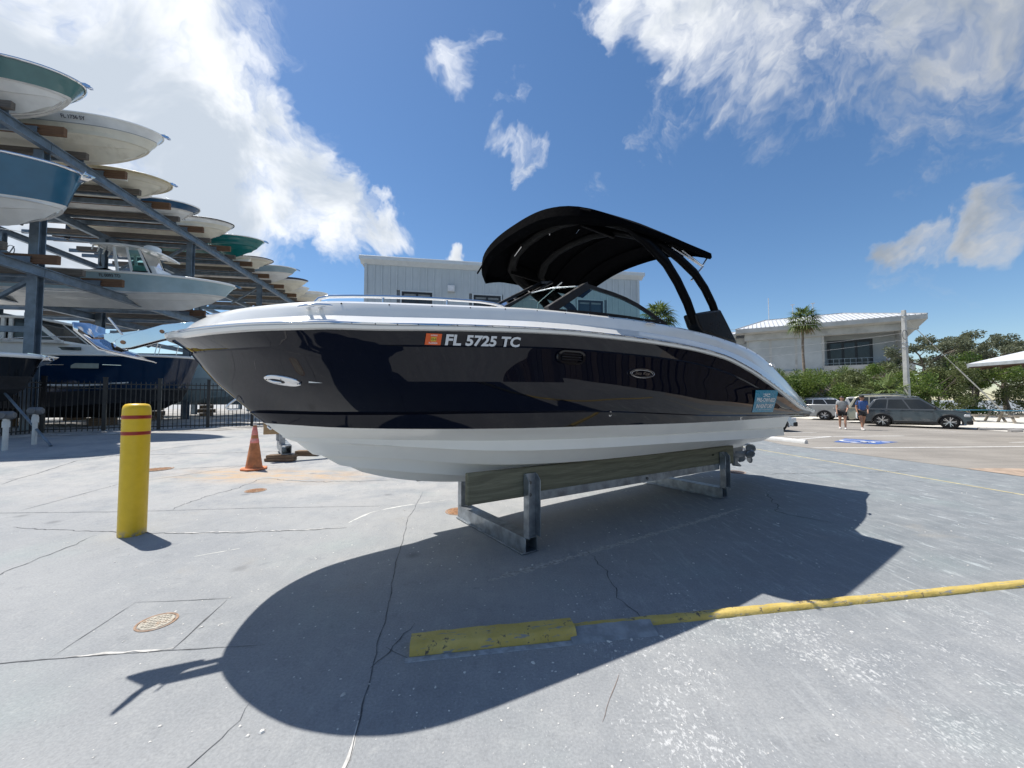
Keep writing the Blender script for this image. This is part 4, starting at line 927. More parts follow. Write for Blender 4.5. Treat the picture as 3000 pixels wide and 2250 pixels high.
# ------------------------------------------------------------------ generic stored boats
def paint(name, col, rough=.2): return pbr(name, col, rough, var=.06, scale=2.5, rvar=.06, coat=.3)
CREAM_B = pbr('cream_hull_bottom', (.70,.655,.54), .4, var=.07, scale=2, dirt=(.56,.51,.40), dscale=1.4)
OFFW = paint('off_white_hull', (.70,.69,.66), .2)
def stored_boat(name, label, loc, ang, L=8.0, B=1.22, depth=1.25, top=OFFW, bot=CREAM_B, rail=GEL_W, split=.55, reg=None, regmat=None, regpos=.26, regh=.13, drop=.22, rub=.03, stripe=None, group=None, cat='boat', motor=False, anchor=0, deckmat=GEL_W):
    t = thing(name, label, cat, loc, ang, group)                   # loc is the stem head; local +x points forward
    def fb_(x, Lf, p=2.3, e=.60): 
        q_ = min(1, max(0, x/Lf)); return (1-(1-q_)**p)**e
    n = 26
    def row(x0, Bk, zf, Lf, e=.60): 
        out = []
        for i in range(n+1):
            x = x0+(L-x0)*(i/n)**1.6; taper = 1-.06*ss(.6*L,L,x); out.append((x, Bk*fb_(x-x0, Lf, 2.3, e)*taper, zf(x)))
        return out
    kz = -depth
    sheer = row(0, B, lambda x: -drop*ss(0,.45*L,x)+.06*ss(.5*L,L,x), .42*L, .60)
    cz0 = kz+.42; 
    chine = row(.05*L, B*.88, lambda x: cz0+.26*(1-ss(.0,.36*L,x-.05*L))-.06*ss(.3*L,L,x), .40*L, .68)
    mid_ = []
    mid_ = row(.05*L*(1-split)*.85, B*(.86+.14*split)*.985, lambda x: (-drop*ss(0,.45*L,x))*split+(cz0+.26*(1-ss(0,.36*L,x)))*(1-split), .41*L, .60+.15*(1-split))
    keel = row(.095*L, 0, lambda x: kz+.36*(1-ss(0,.15*L,x-.095*L))**1.6, .4*L)
    def side(rows, s_): return [[Vector((-x, s_*b, z)) for x,b,z in r_] for r_ in rows]
    def avg(a, b, w_, bul): return [((p[0]*(1-w_)+q_[0]*w_), (p[1]*(1-w_)+q_[1]*w_)-bul*min(1,p[1]/.4), p[2]*(1-w_)+q_[2]*w_) for p,q_ in zip(a,b)]
    m = MB()
    for s_ in (-1,1): m.grid(side([sheer, avg(sheer,mid_,.5,.03), mid_], s_))
    m.grid([[Vector((-r_[-1][0], s_*r_[-1][1], r_[-1][2])) for r_ in (sheer,mid_)] for s_ in (-1,1)])
    hu = m.build('hull_side', top, t, smooth=25)
    m = MB()
    st1 = avg(chine,keel,.38,0); st1b = [(x,b,z+.03) for x,b,z in avg(chine,keel,.44,0)]
    for s_ in (-1,1): m.grid(side([mid_, avg(mid_,chine,.5,.03), chine, [(x,max(0,b-.09),z-.005) for x,b,z in chine], st1, st1b, keel], s_))
    e = [Vector((-r_[-1][0], -r_[-1][1], r_[-1][2])) for r_ in (mid_,chine,st1,keel)]; e2 = [Vector((p.x,-p.y,p.z)) for p in reversed(e[:-1])]
    m.add(e+e2, [tuple(range(len(e+e2)))])
    m.build('hull_bottom', bot, t, smooth=18)
    m = MB(); dk = [(x, max(0,b-.02), z+.05) for x,b,z in sheer]; dk2 = [(x+.05*(1-ss(0,1,x)), max(0,b-.20), z+.07) for x,b,z in sheer]; dk3 = [(x, max(0,b-.24), z-.30 if x > .16*L else z+.06) for x,b,z in sheer]
    for s_ in (-1,1): m.grid(side([sheer, dk, dk2, dk3, [(x,0,z) for x,b,z in dk3]], s_))
    m.build('deck', deckmat, t, smooth=35)
    pth = [Vector((-x, -b-.01*min(1,b/.1), z+.01)) for x,b,z in reversed(sheer)]+[Vector((-x, b+.01*min(1,b/.1), z+.01)) for x,b,z in sheer[1:]]
    pth[n] += Vector((.015,0,0)); MB().tube(pth, rub, 6).build('rub_rail', rail, t, smooth=60)
    if stripe:
        sm, w0, w1 = stripe; m = MB(); a = avg(sheer,mid_,w0,.03*4*w0*(1-w0)-.012); b = avg(sheer,mid_,w1,.03*4*w1*(1-w1)-.012); m.grid(side([a,b],-1)); m.build('stripe', sm, hu, smooth=40)
    if reg:
        vs_, fs = text_mesh(reg, 1, .02); xa = min(v[0] for v in vs_); xb_ = max(v[0] for v in vs_); yb = max(v[1] for v in vs_)
        Lr = regh*(xb_-xa)/yb*.95; x1 = -regpos*L-Lr/2; m = MB(); vv = []
        def sd(x):
            best = min(range(n), key=lambda i: abs(sheer[i][0]+x)); i = best if sheer[best][0] <= -x else best-1; i = max(0,min(n-1,i)); 
            t_ = (-x-sheer[i][0])/(sheer[i+1][0]-sheer[i][0]); A_ = avg(sheer,mid_,.5,.03)
            f1 = lambda r_: (r_[i][1]+(r_[i+1][1]-r_[i][1])*t_, r_[i][2]+(r_[i+1][2]-r_[i][2])*t_)
            return f1(sheer), f1(A_)
        for v in vs_:
            x = x1+(v[0]-xa)*Lr/(xb_-xa); (b0,z0),(b1,z1) = sd(x); z = z0-.09-regh+v[1]/yb*regh; w_ = (z0-z)/max(.05,(z0-z1)); vv.append(Vector((x, -(b0+(b1-b0)*w_)-.022, z)))
        m.add(vv, fs); m.build('registration_number', regmat or BLACK_P, hu, merge=False)
    if motor:
        for y in ((-.35,.35) if motor > 1 else (0,)):
            m = MB(); m.prism([(.05,-.1),(-.55,-.05),(-.62,.45),(-.5,.72),(-.05,.70),(.02,.3)], -.19, .19, lambda a,b,t_: Vector((-L+a-.12, y+t_, b-.35))); mo_ = m.build('outboard', pbr('outboard_black', (.02,.02,.023), .25), t, bevel=.05, seg=3)
            m = MB(); m.prism([(-.12,-.1),(-.4,-.1),(-.42,-.75),(-.6,-.95),(-.35,-1.25),(-.28,-1.25),(-.18,-.8)], -.05, .05, lambda a,b,t_: Vector((-L+a-.12, y+t_, b-.25))); m.build('outboard_leg', MATS['outboard_black'], mo_, bevel=.015)
    if anchor:
        m = MB()
        for y in (-.05,.05): m.prism([(-.5,.07),(.12,.05),(.26,-.02),(.28,-.09),(.2,-.10),(.05,-.03),(-.5,.03)], y-.006, y+.006, lambda a,b,t_: Vector((a,t_,b)))
        ro = m.build('anchor_roller', CHROME, t, bevel=.002)
        if anchor > 1:
            m = MB(); m.beam((-.3,0,.09),(.18,0,.02),.016,.05); K_ = Vector((.16,0,.06)); Pp = Vector((-.08,0,-.30))
            for s_ in (-1,1): m.add([K_, Vector((.30,s_*.18,.02)), Vector((.12,s_*.13,-.16)), Pp], [(0,1,2,3)])
            m.build('anchor', CHROME, ro, smooth=30, solid=.012)
    return t
GRP = 'boats stored on the rack'
def rb(Yp, d, z): p = rw(d*RK, (Yp-13)*RK); return (p.x, p.y, z)
TEAL_H = paint('dusty_teal_hull', (.075,.17,.165)); BLUE_H = paint('steel_blue_hull', (.025,.12,.20)); DBL = paint('dark_blue_hull', (.02,.075,.15)); GREEN_H = paint('deep_teal_hull', (.003,.13,.125)); ICE = paint('ice_blue_hull', (.25,.33,.36)); PALEB = paint('pale_blue_hull', (.33,.45,.50)); NAVY_T = paint('navy_stripe', (.012,.02,.05))
CREAM_T = paint('cream_topside', (.66,.60,.45)); SAND_T = pbr('buff_band', (.55,.46,.28), .3); REGW = pbr('white_reg', (.75,.75,.74), .5); REGB = pbr('dark_reg', (.05,.05,.06), .5)
stored_boat('stored_boat', 'dusty teal boat bow with chrome edge, topmost at the left edge of the photo', rb(12.0,1.88,11.95), RANG, top=TEAL_H, bot=OFFW, rail=CHROME, split=.1, group=GRP, anchor=1, rub=.045, motor=1, depth=1.2)
stored_boat('stored_boat', 'largest all white hull on the top tier, numbered FL 1736 SY', rb(14.5,2.58,12.05), RANG, L=8.6, split=.5, reg='FL 1736 SY', regmat=REGB, regpos=.25, regh=.11, group=GRP, anchor=1, motor=1, depth=1.3, stripe=(pbr('grey_pinstripe', (.22,.22,.23), .4),.93,.985))
stored_boat('stored_boat', 'cream skiff with buff gunwale on the top tier, numbered FL 3914PN', rb(17.0,1.35,11.4), RANG, L=7, top=CREAM_T, bot=CREAM_B, depth=.85, reg='FL 3914PN', regmat=REGB, regpos=.30, group=GRP, anchor=1, rail=SAND_T, rub=.04, stripe=(SAND_T,.04,.3), motor=1, drop=.1)
stored_boat('stored_boat', 'dark blue and white boat on the top tier, numbered FL 4544 TC', rb(19.5,1.09,11.5), RANG, L=7.2, top=DBL, bot=OFFW, depth=.95, split=.15, reg='FL 4544 TC', regmat=REGW, regpos=.32, group=GRP, motor=1)
stored_boat('stored_boat', 'white boat with thin black gunwale line on the top tier, numbered FL 4403', rb(22.1,1.42,11.85), RANG, L=7.8, reg='FL 4403 WS', regmat=REGB, regpos=.3, group=GRP, rail=BLACK_P, stripe=(BLACK_P,.16,.2), motor=1, depth=1.1)
stored_boat('stored_boat', 'deep green teal hull on the top tier, numbered 1759 YJ', rb(24.7,1.94,11.99), RANG, L=7.8, top=GREEN_H, bot=GREEN_H, reg='FL 1759 YJ', regmat=REGW, regpos=.34, group=GRP, anchor=1, motor=1, depth=1.15)
stored_boat('stored_boat', 'small white boat with black rail, just beyond the green teal hull', rb(27.2,1.49,11.57), RANG, L=7, rail=BLACK_P, group=GRP, depth=.8)
stored_boat('stored_boat', 'ice blue and white boat on the far part of the top tier', rb(29.8,2.11,11.87), RANG, L=7.6, top=ICE, bot=OFFW, split=.15, group=GRP, depth=1.1, anchor=1)
stored_boat('stored_boat', 'white boat with a navy band on the far part of the top tier', rb(32.4,2.11,11.78), RANG, L=7.4, group=GRP, stripe=(NAVY_T,.05,.5), rail=NAVY_T, depth=1.05)
stored_boat('stored_boat', 'plain white boat bow, second from the far end of the top tier', rb(35,1.35,11.85), RANG, L=7, group=GRP, depth=1.2)
stored_boat('stored_boat', 'plain white boat bow at the far end of the top tier', rb(37.6,2.22,12.1), RANG, L=7.4, group=GRP, depth=1.2, reg='FL 5561', regmat=REGB)
stored_boat('stored_boat', 'steel blue boat bow with bright rail on the lower tier at the left edge', rb(12,1.94,8.93), RANG, L=9, B=1.35, top=BLUE_H, bot=OFFW, rail=CHROME, split=.1, depth=1.9, group=GRP, anchor=2, rub=.05, drop=.1)
cc_ = stored_boat('centre_console_boat', 'pale blue and white centre console boat with hardtop on the lower tier', rb(17.3,3.95,6.87), RANG, L=10.2, B=1.4, top=PALEB, bot=OFFW, split=.12, depth=1.25, reg='FL 0093 TD', regmat=REGB, regpos=.40, regh=.12, group=GRP, anchor=1, drop=-.02, rub=.05, cat='boat')
# hardtop, console and rods holders of the centre console boat
kids0 = set(cc_.children)
HT = MB(); rows = []
for i in range(13):
    x = -4.05-2.5*i/12; q_ = i/12; rows.append([Vector((x, y*.78, 1.34+.10*math.sin(3.14*q_)-.10*(1-q_)**3-.05*(y/1.0)**2+(.10*q_))) for y in (-1.0,-.85,-.5,0,.5,.85,1.0)])
HT.grid(rows); HT.build('hardtop', GEL_W, cc_, smooth=50, solid=.07)
m = MB(); m.prism([(-4.0,.0),(-4.25,.62),(-5.05,.62),(-5.2,.0)], -.55, .55, lambda a,b,t_: Vector((a,t_,b))); con = m.build('console', GEL_W, cc_, bevel=.04)
for y in (-.62,.62):
    for a,b in (((-4.35,y*.9,.1),(-4.85,y*.95,1.36)),((-5.05,y*.9,.1),(-5.3,y*.95,1.40)),((-5.6,y*.9,.0),(-5.8,y*.95,1.40))): MB().beam(a,b,.07,.10).build('pillar', GEL_W, cc_, bevel=.015)
    m = MB(); m.add([Vector(p) for p in ((-4.45,y*.93,.35),(-5.05,y*.93,.35),(-5.25,y*.98,1.26),(-4.85,y*.98,1.26))], [(0,1,2,3)]); m.build('side_window', glass('aqua_glass', (.35,.62,.60)), cc_)
m = MB(); m.add([Vector(p) for p in ((-4.3,-.54,.2),(-4.3,.54,.2),(-4.82,.58,1.28),(-4.82,-.58,1.28))], [(0,1,2,3)]); m.build('front_window', glass('aqua_glass'), cc_)
f = MB()
for y in (-.62,.62):
    for a,b in (((-4.28,y*.9,.15),(-4.8,y*.95,1.30)),((-4.45,y*.94,.33),(-5.05,y*.94,.33))): f.tube([a,b], .03, 6)
f.build('window_trim', BLACK_P, cc_, smooth=50)
for i in range(5):
    x = -6.5-.02*i; MB().tube([(x-.05, -.6+.3*i, 1.42),(x-.12, -.6+.3*i, 1.20)], [.035,.02], 8).build('rod_holder', GEL_W, cc_, smooth=50)
m = MB(); m.lathe([(.28,0),(.31,.03),(.31,.17),(.26,.22),(0.001,.23)], 24, Matrix.Translation((-4.7,0,1.43))); m.build('radar_dome', GEL_W, cc_, smooth=40)
m = MB(); m.prism([(-5.6,0.0),(-6.0,.40),(-6.6,.30),(-7.6,.02),(-7.6,-.1),(-5.6,-.1)], -.7, .7, lambda a,b,t_: Vector((a,t_,b))); m.build('seat_cover', BLACK_F, cc_, bevel=.08, seg=3)
MB().tube([(-6.5,-.7,1.45),(-9.9,-1.0,1.75)], .012, 6).build('outrigger', CHROME, cc_, smooth=60)
hoop = [Vector((-9.0+.14*math.cos(k/16*6.2832)-.02, -1.15, .78+.20*math.sin(k/16*6.2832))) for k in range(17)]
MB().tube([(-9.35,-1.15,-.02),(-9.3,-1.15,.18),(-8.9,-1.15,.95)], .02, 8).tube(hoop, .016, 6).build('antenna_hoop', GALV, cc_, smooth=60)
for x,y in ((-6.05,-.75),(-6.3,-.7)): MB().tube([(x,y*.8,1.38),(x,y*.8,.75),(x,y*.8,.5)], [.01,.012,.05], 8).build('hanging_strap', BLACK_P, cc_, smooth=50)

for o in cc_.children:
    if o not in kids0: o.location.x += 1.25
# cabin cruiser on blocks behind the fence
BOTB = pbr('black_antifouling', (.012,.013,.016), .7, var=.3, scale=3)
NV2 = paint('deep_navy_topside', (.004,.022,.058), .1)
cz2 = 3.28; tp = rb(16.0,3.32,cz2)
cab = stored_boat('cabin_cruiser', 'navy cabin cruiser with white wheelhouse on blocks behind the fence', tp, RANG, L=13, B=1.75, depth=2.5, top=NV2, bot=BOTB, split=.30, drop=.12, rub=.05, cat='boat', anchor=0)
m = MB()
def cabin_sec(x, w_, z1): return [Vector((x,-w_,.0)),Vector((x-.0,-w_*.97,z1*.55)),Vector((x,-w_*.9,z1)),Vector((x,w_*.9,z1)),Vector((x,w_*.97,z1*.55)),Vector((x,w_,0))]
m = MB(); m.grid([cabin_sec(-2.3,.55,.12),cabin_sec(-3.2,.95,.36),cabin_sec(-5.0,1.25,.48),cabin_sec(-13,1.35,.5)]); m.build('trunk_cabin', GEL_W, cab, smooth=30)
kids0 = set(cab.children)
roof = MB().box(-9.6,0,1.36,6.4,2.66,.10).build('wheelhouse_roof', GEL_W, cab, bevel=.04)
f = MB()
for y in (-1.24,1.24):
    for a,b in (((-5.55,y,.42),(-6.6,y,1.34)),((-7.15,y,.42),(-7.15,y,1.34)),((-7.4,y,.42),(-7.4,y,1.34)),((-9.6,y,.42),(-9.6,y,1.34)),((-12.6,y,.4),(-12.6,y,1.34)),((-5.5,y,.46),(-12.6,y,.46))): f.beam(a,b,.09,.12)
f.beam((-5.55,0,.42),(-6.6,0,1.34),.08,.08); f.beam((-5.5,-1.24,.44),(-5.5,1.24,.44),.1,.1)
f.build('wheelhouse_frame', GEL_W, cab, bevel=.015)
TINT = pbr('dark_tinted_window', (.02,.028,.032), .05, var=.3, scale=1.2)
for xa,xb_ in ((-7.5,-9.5),(-9.7,-12.5)):
    m = MB(); m.box((xa+xb_)/2,-1.225,.9,abs(xa-xb_),.02,.82); m.build('side_window', TINT, cab)
m = MB(); m.prism([(-5.72,.52),(-7.08,.52),(-7.08,1.28),(-6.55,1.28)], -1.235, -1.215, lambda a,b,t_: Vector((a,t_,b))); m.build('side_window', TINT, cab)
m = MB(); m.add([Vector(p) for p in ((-5.6,-1.2,.48),(-5.6,1.2,.48),(-6.55,1.2,1.32),(-6.55,-1.2,1.32))], [(0,1,2,3)]); m.build('windscreen', TINT, cab)
m = MB(); m.prism([(-6.6,.42),(-12.6,.42),(-12.6,1.3),(-7.0,1.3)], -.02, .02, lambda a,b,t_: Vector((a,t_,b))); m.build('bulkhead', pbr('cabin_interior', (.16,.15,.13), .8), cab)
for o in cab.children:
    if o not in kids0: o.location.x += 1.5
for y in (-1,1):
    rp = [(-1.2,y*.62,.62),(-2.2,y*1.1,.68),(-4.5,y*1.55,.60),(-7.2,y*1.68,.25)]
    MB().tube(rp, .02, 8).build('bow_rail', CHROME, cab, smooth=60)
    for p in rp[:3]: MB().tube([p,(p[0]-.12,p[1],.05)], .016, 6).build('stanchion', CHROME, cab, smooth=60)
m = MB(); m.box(-3.9,-1.07,.22,.75,.03,.12); m.build('cabin_port', TINT, cab, bevel=.01)
m = MB(); m.box(-3.0,-1.545,-.48,.9,.02,.2); m.build('hull_window', pbr('grey_glass', (.16,.19,.19), .1), cab, bevel=.008)
m = MB(); m.tube([(-1.4,-.95,-.42),(-2.5,-1.46,-.42)], .012, 6); m.build('chrome_stripe', CHROME, cab, smooth=60)
m = MB(); m.tube([(-3.6,-1.64,-.46),(-12,-1.77,-.55)], .012, 6); m.build('chrome_stripe', CHROME, cab, smooth=60)
m = MB(); m.tube([(-1.9,-1.03,-1.08)]+[(-x,-1.63 if x > 5 else -1.1-.11*x,-1.22) for x in (3,4.5,6,9,12.5)], .035, 6); m.build('boot_stripe', GEL_W, cab, smooth=60)
for x in (-3.5,-7,-10.5):
    m = MB(); m.box(x,0,-2.75,.45,.9,.5); m.build('keel_block', OLDW, cab, bevel=.02)
stored_boat('stored_boat', 'glossy black boat bow with white rail at the left edge above the fence', rb(10.5,2.42,2.72), RANG, L=8, B=1.3, top=pbr('black_gelcoat', (.008,.009,.011), .08), bot=BOTB, split=.4, depth=1.6, drop=-.02, rub=.06, anchor=2)
stored_boat('stored_boat', 'pale blue grey hull behind the fence beside the cabin cruiser bow', rb(20.9,2.2,3.5), RANG, L=9, B=1.4, top=PALEB, bot=ICE, split=.45, depth=2.1, drop=.05)
stored_boat('stored_boat', 'white hull low behind the fence, farthest along the ground row', rb(25.5,2.4,3.1), RANG, L=9, B=1.4, top=OFFW, bot=ICE, split=.45, depth=1.9)
for i, (Yp, dd, lab) in enumerate(((20.9,-1.5,'weathered timber block stack under the pale blue grey hull'),(20.9,-5,'weathered timber blocks under the stern of the pale blue grey hull'),(25.5,-1.5,'timber blocks under the white hull behind the fence'))):
    p = rb(Yp,dd,GZ); t = thing('block_stack', lab, 'blocks', p, RANG)
    for k in range(4): MB().box(0,0,.13+k*.26,.9 if k % 2 else .35,.35 if k % 2 else .9,.24).build('block', OLDW, t, bevel=.015)

# ------------------------------------------------------------------ picket fence
FB = pbr('black_fence_paint', (.012,.012,.013), .42, var=.2)
fpts = [(-14.35,8.6),(-15.0,12.3),(-12.7,13.85),(-10.4,15.4),(-8.1,16.95),(-5.8,18.5)]
pk = MB(); pk.box(0,0,.9,.022,.022,1.66); pk.add([(-.011,-.011,1.73),(.011,-.011,1.73),(.011,.011,1.73),(-.011,.011,1.73),(0,0,1.77)], [(0,1,4),(1,2,4),(2,3,4),(3,0,4)]); pkm = pk.mesh('picket'); pkm.materials.append(FB)
po = MB(); po.box(0,0,.93,.10,.10,1.86); po.box(0,0,1.875,.12,.12,.03); pom = po.mesh('fence_post'); pom.materials.append(FB)
for i, (a,b) in enumerate(zip(fpts, fpts[1:])):
    a = Vector((*a,0)); b = Vector((*b,0)); L = (b-a).length; ang = math.atan2(b.y-a.y, b.x-a.x); zb = .42
    zs = hz(a.x,a.y)
    ft = thing('picket_fence_panel', ['black picket fence run along the left edge of the photo','black picket fence section left of the yellow bollard','black picket fence section right behind the yellow bollard','black picket fence section behind the boat stem','black picket fence section hidden mostly by the boat bow'][i], 'fence', (a.x,a.y,zb-.03), ang, 'picket fence sections')
    for x in ((0, L/2) if i else (0,)):
        o = bpy.data.objects.new('post', pom); COL.objects.link(o); o.parent = ft; o.location = (x,0,0)
    nP = int(L/.125)
    for k in range(1, nP):
        x = k*L/nP
        if abs(x-L/2) < .07: continue
        o = bpy.data.objects.new('picket', pkm); COL.objects.link(o); o.parent = ft; o.location = (x,0,0)
    for z in (.16,1.50,1.66): MB().box(L/2,0,z,L-.1,.03,.035).build('rail', FB, ft)

# ------------------------------------------------------------------ standpipes by the fence
PVC = pbr('white_pvc', (.62,.62,.58), .5, var=.08, dirt=(.45,.44,.40)); GREYP = pbr('grey_plastic_head', (.12,.125,.13), .55, var=.2)
for (x,y,lab,hh) in ((-12.08,9.2,'white standpipe with grey valve head nearest the left edge',.78),(-12.44,10.05,'white standpipe with grey valve head beside the fence post',.82)):
    t = thing('standpipe', lab, 'pipe', (x,y,hz(x,y)-.02), .4)
    MB().lathe([(.048,0),(.048,hh*.72),(.066,hh*.72),(.066,hh*.9),(.055,hh*.92),(.055,hh)], 18).build('pipe', PVC, t, smooth=40)
    m = MB(); m.tube([(-.14,0,hh+.07),(-.10,0,hh+.07),(.10,0,hh+.07),(.14,0,hh+.07)], [.07,.10,.10,.07], 16); m.build('valve_head', GREYP, t, smooth=50)
    m = MB(); m.tube([(0,-.15,hh+.07),(0,.15,hh+.07)], .06, 12); m.build('valve_body', GREYP, t, smooth=50)
t = thing('handrail_post', 'grey slanted steel stay running down behind the white standpipes', 'post', (-12.6,9.9,hz(-12.6,9.9)), 0)
MB().tube([(-3.2,1.4,2.3),(.9,-.1,0)], .03, 8).build('stay', GALV_R, t, smooth=50)
# ------------------------------------------------------------------ grey metal building behind the boat
GB = pbr('grey_blue_steel_siding', (.47,.515,.535), .55, var=.05, scale=1.5, rvar=.05); GBT = pbr('siding_batten', (.50,.545,.565), .55, var=.04); GWT = pbr('grey_white_trim', (.62,.65,.655), .5, var=.04)
bA = Vector((-5.75,15.0,0)); bB = Vector((5.62,17.05,0)); bang = math.atan2(bB.y-bA.y, bB.x-bA.x); bL = (bB-bA).length
gb = thing('metal_building', 'grey blue board and batten metal building behind the boat canopy', 'building', (bA.x,bA.y,0), bang)
npan = 40; pw_ = bL/npan; BH = 6.95
WIN = [(1.35,2.55,5.05,5.85),(4.22,5.36,5.05,5.85),(8.75,9.9,5.05,5.85)]
core_ = MB(); core_.box(bL/2,4.05,3.45,bL-.02,7.98,6.9); core_.build('wall_core', pbr('building_core', (.16,.18,.2), .8), gb)
for i in range(npan):
    x0 = i*pw_; xc = x0+pw_/2; segs = [(0,BH)]
    for a,b,z0,z1 in WIN:
        if x0 < b+.02 and x0+pw_ > a-.02: segs = [(0,z0-.06),(z1+.06,BH)]
    for z0,z1 in segs: MB().box(xc,.03,(z0+z1)/2,pw_-.004,.05,z1-z0).build('wall_panel', GB, gb)
    for z0,z1 in segs: MB().box(x0,-.012,(z0+z1)/2,.045,.035,z1-z0-.01).build('batten', GBT, gb)
for side, x in (('l',-.03),('r',bL+.03)):
    MB().box(x,.0,BH/2,.10,.12,BH).build('corner_trim', GBT, gb)
    for i in range(12): MB().box(x+(.0 if side == 'l' else 0), .4+i*.66, BH/2,.05,.62,BH-.01).build('wall_panel', GB, gb)
m = MB(); m.prism([(-.24,BH+.18),(-.22,BH+.22),(8.3,BH+.05),(8.3,BH-.08),(.02,BH+.03),(-.20,BH+.08)], -.24, bL+.24, lambda a,b,t_: Vector((t_,a,b))); m.build('roof', GWT, gb)
m = MB(); m.box(bL/2,-.22,BH+.13,bL+.52,.05,.15); m.build('eave_fascia', GWT, gb, bevel=.01)
m = MB(); m.prism([(-.23,BH+.06),(-.03,BH-.07),(.02,BH-.07),(.02,BH+.05)], -.22, bL+.22, lambda a,b,t_: Vector((t_,a,b))); m.build('soffit', GWT, gb)
WGL = pbr('window_glass_dark', (.02,.028,.034), .04, var=.3, scale=1)
for a,b,z0,z1 in WIN:
    w_ = thing if False else None
    fr = MB(); 
    for q_ in ((a+.035,(z0+z1)/2,.07,z1-z0),(b-.035,(z0+z1)/2,.07,z1-z0),((a+b)/2,(z0+z1)/2,.05,z1-z0-.14),((a+b)/2,z0+.035,b-a-.14,.07),((a+b)/2,z1-.035,b-a-.14,.07)): fr.box(q_[0],-.01,q_[1],q_[2],.06,q_[3])
    fo = fr.build('window', BLACK_P, gb)
    for xa,xb_ in ((a+.07,(a+b)/2-.025),((a+b)/2+.025,b-.07)): MB().box((xa+xb_)/2,.012,(z0+z1)/2,xb_-xa,.012,z1-z0-.14).build('pane', WGL, fo)
    for xa,xb_ in ((a+.07,(a+b)/2-.025),((a+b)/2+.025,b-.07)): MB().box((xa+xb_)/2,.0,z1-.12,xb_-xa-.03,.01,.08).build('blind', pbr('window_blind', (.20,.22,.23), .7), fo)
    tr = MB()
    for q_ in (((a+b)/2,z1+.03,b-a+.12,.06),(a-.03,(z0+z1)/2,.06,z1-z0),(b+.03,(z0+z1)/2,.06,z1-z0),((a+b)/2,z0-.03,b-a+.12,.06)): tr.box(q_[0],-.02,q_[1],q_[2],.05,q_[3])
    tr.build('window_trim', GBT, fo)
vx = 3.30; MB().box(vx,-.09,6.05,.27,.14,.25).build('wall_light', pbr('white_light_box', (.68,.69,.70), .4), gb, bevel=.015)
MB().box(vx,-.065,6.05,.31,.07,.29).build('light_backplate', GBT, gb, bevel=.01)

# ------------------------------------------------------------------ storage shed behind the viewer (seen only as a reflection in the hull)
SH = [pbr('shed_dark_board', (.035,.03,.027), .7), pbr('shed_brown_board', (.09,.07,.055), .75), pbr('shed_grey_board', (.05,.05,.052), .7)]
shd = thing('storage_shed', 'dark timber storage shed right of the yard, mirrored in the navy hull', 'building', (12.9,5.6,0), R(-90))
MB().box(6.0,2.3,3.9,18,4.3,7.8).build('shed_body', SH[0], shd)
rs = random.Random(5); bd_ = MB().box(0,0,2.6,.34,.07,5.2).mesh('shed_board')
for i in range(49):
    me = bd_.copy(); me.materials.append(SH[rs.choice((0,0,0,1,1,2))]); o = bpy.data.objects.new('board', me); COL.objects.link(o); o.parent = shd
    o.location = (-2.7+i*.36, rs.uniform(-.02,.06), -rs.random()*.4); o.scale = (.7+.5*rs.random(),1,.75+.3*rs.random())
MB().box(6.1,2.5,7.95,18.0,5.0,.25).build('shed_roof', SH[2], shd)

# ------------------------------------------------------------------ concrete office building far right
CG = pbr('board_marked_concrete', (.45,.45,.43), .85, var=.10, scale=.8, dirt=(.33,.33,.315), dscale=.5); CG2 = pbr('grey_stucco_panel', (.43,.455,.46), .8, var=.08, scale=.5, dirt=(.50,.525,.53), dscale=.35)
ROOFM = pbr('white_standing_seam', (.66,.67,.68), .4, var=.05, scale=1); SEAM = pbr('seam_rib', (.36,.37,.38), .5)
oR = Vector((50.2,48.0,0)); oL = Vector((37.0,56.3,0)); od = (oL-oR).normalized(); oang = math.atan2(od.y, od.x)
# local x runs from the near right corner to the left, local y points towards the yard side is negative
ob_ = thing('office_building', 'concrete office building on piers with white seamed metal roof and balcony', 'building', (oR.x,oR.y,0), oang)
OL = 30.0
def obox(name, x0, x1, y0, y1, z0, z1, mat, bev=0): return MB().box((x0+x1)/2,(y0+y1)/2,(z0+z1)/2,x1-x0,y1-y0,z1-z0).build(name, mat, ob_, bevel=bev)
# facade faces local +y (towards the viewer)
FY = 0.0
obox('upper_wall', 8.6, 17.6, -14, FY, 5.6, 11.1, CG2); obox('upper_wall', 17.6, OL, -14, FY-1.2, 5.6, 10.8, CG2)
for x in (8.7,11.7,14.7,17.5): obox('wall_pilaster', x-.14, x+.14, FY, FY+.05, 5.65, 11.05, CG)
obox('balcony_slab', -.2, 17.8, -14, FY+.35, 4.9, 5.6, CG); obox('balcony_back_wall', .6, 8.6, -14, FY-2.2, 5.6, 11.1, CG2)
obox('balcony_parapet', -.2, 8.7, FY+.02, FY+.35, 5.6, 6.15, CG)
obox('lintel_band', -.6, 17.9, FY-.4, FY+.5, 10.3, 11.25, CG); obox('lintel_band', 17.9, OL, FY-1.8, FY-.9, 10.1, 10.95, CG)
obox('ground_floor_wall', 2, OL-1, -13, -4, 0, 4.9, pbr('dark_grey_wall', (.14,.145,.15), .9))  # ground floor wall in a darker grey than the upper walls
for x in (1.2,6,11,16,21,26): obox('pier', x-.35, x+.35, -1.3, -.6, 0, 4.9, CG)
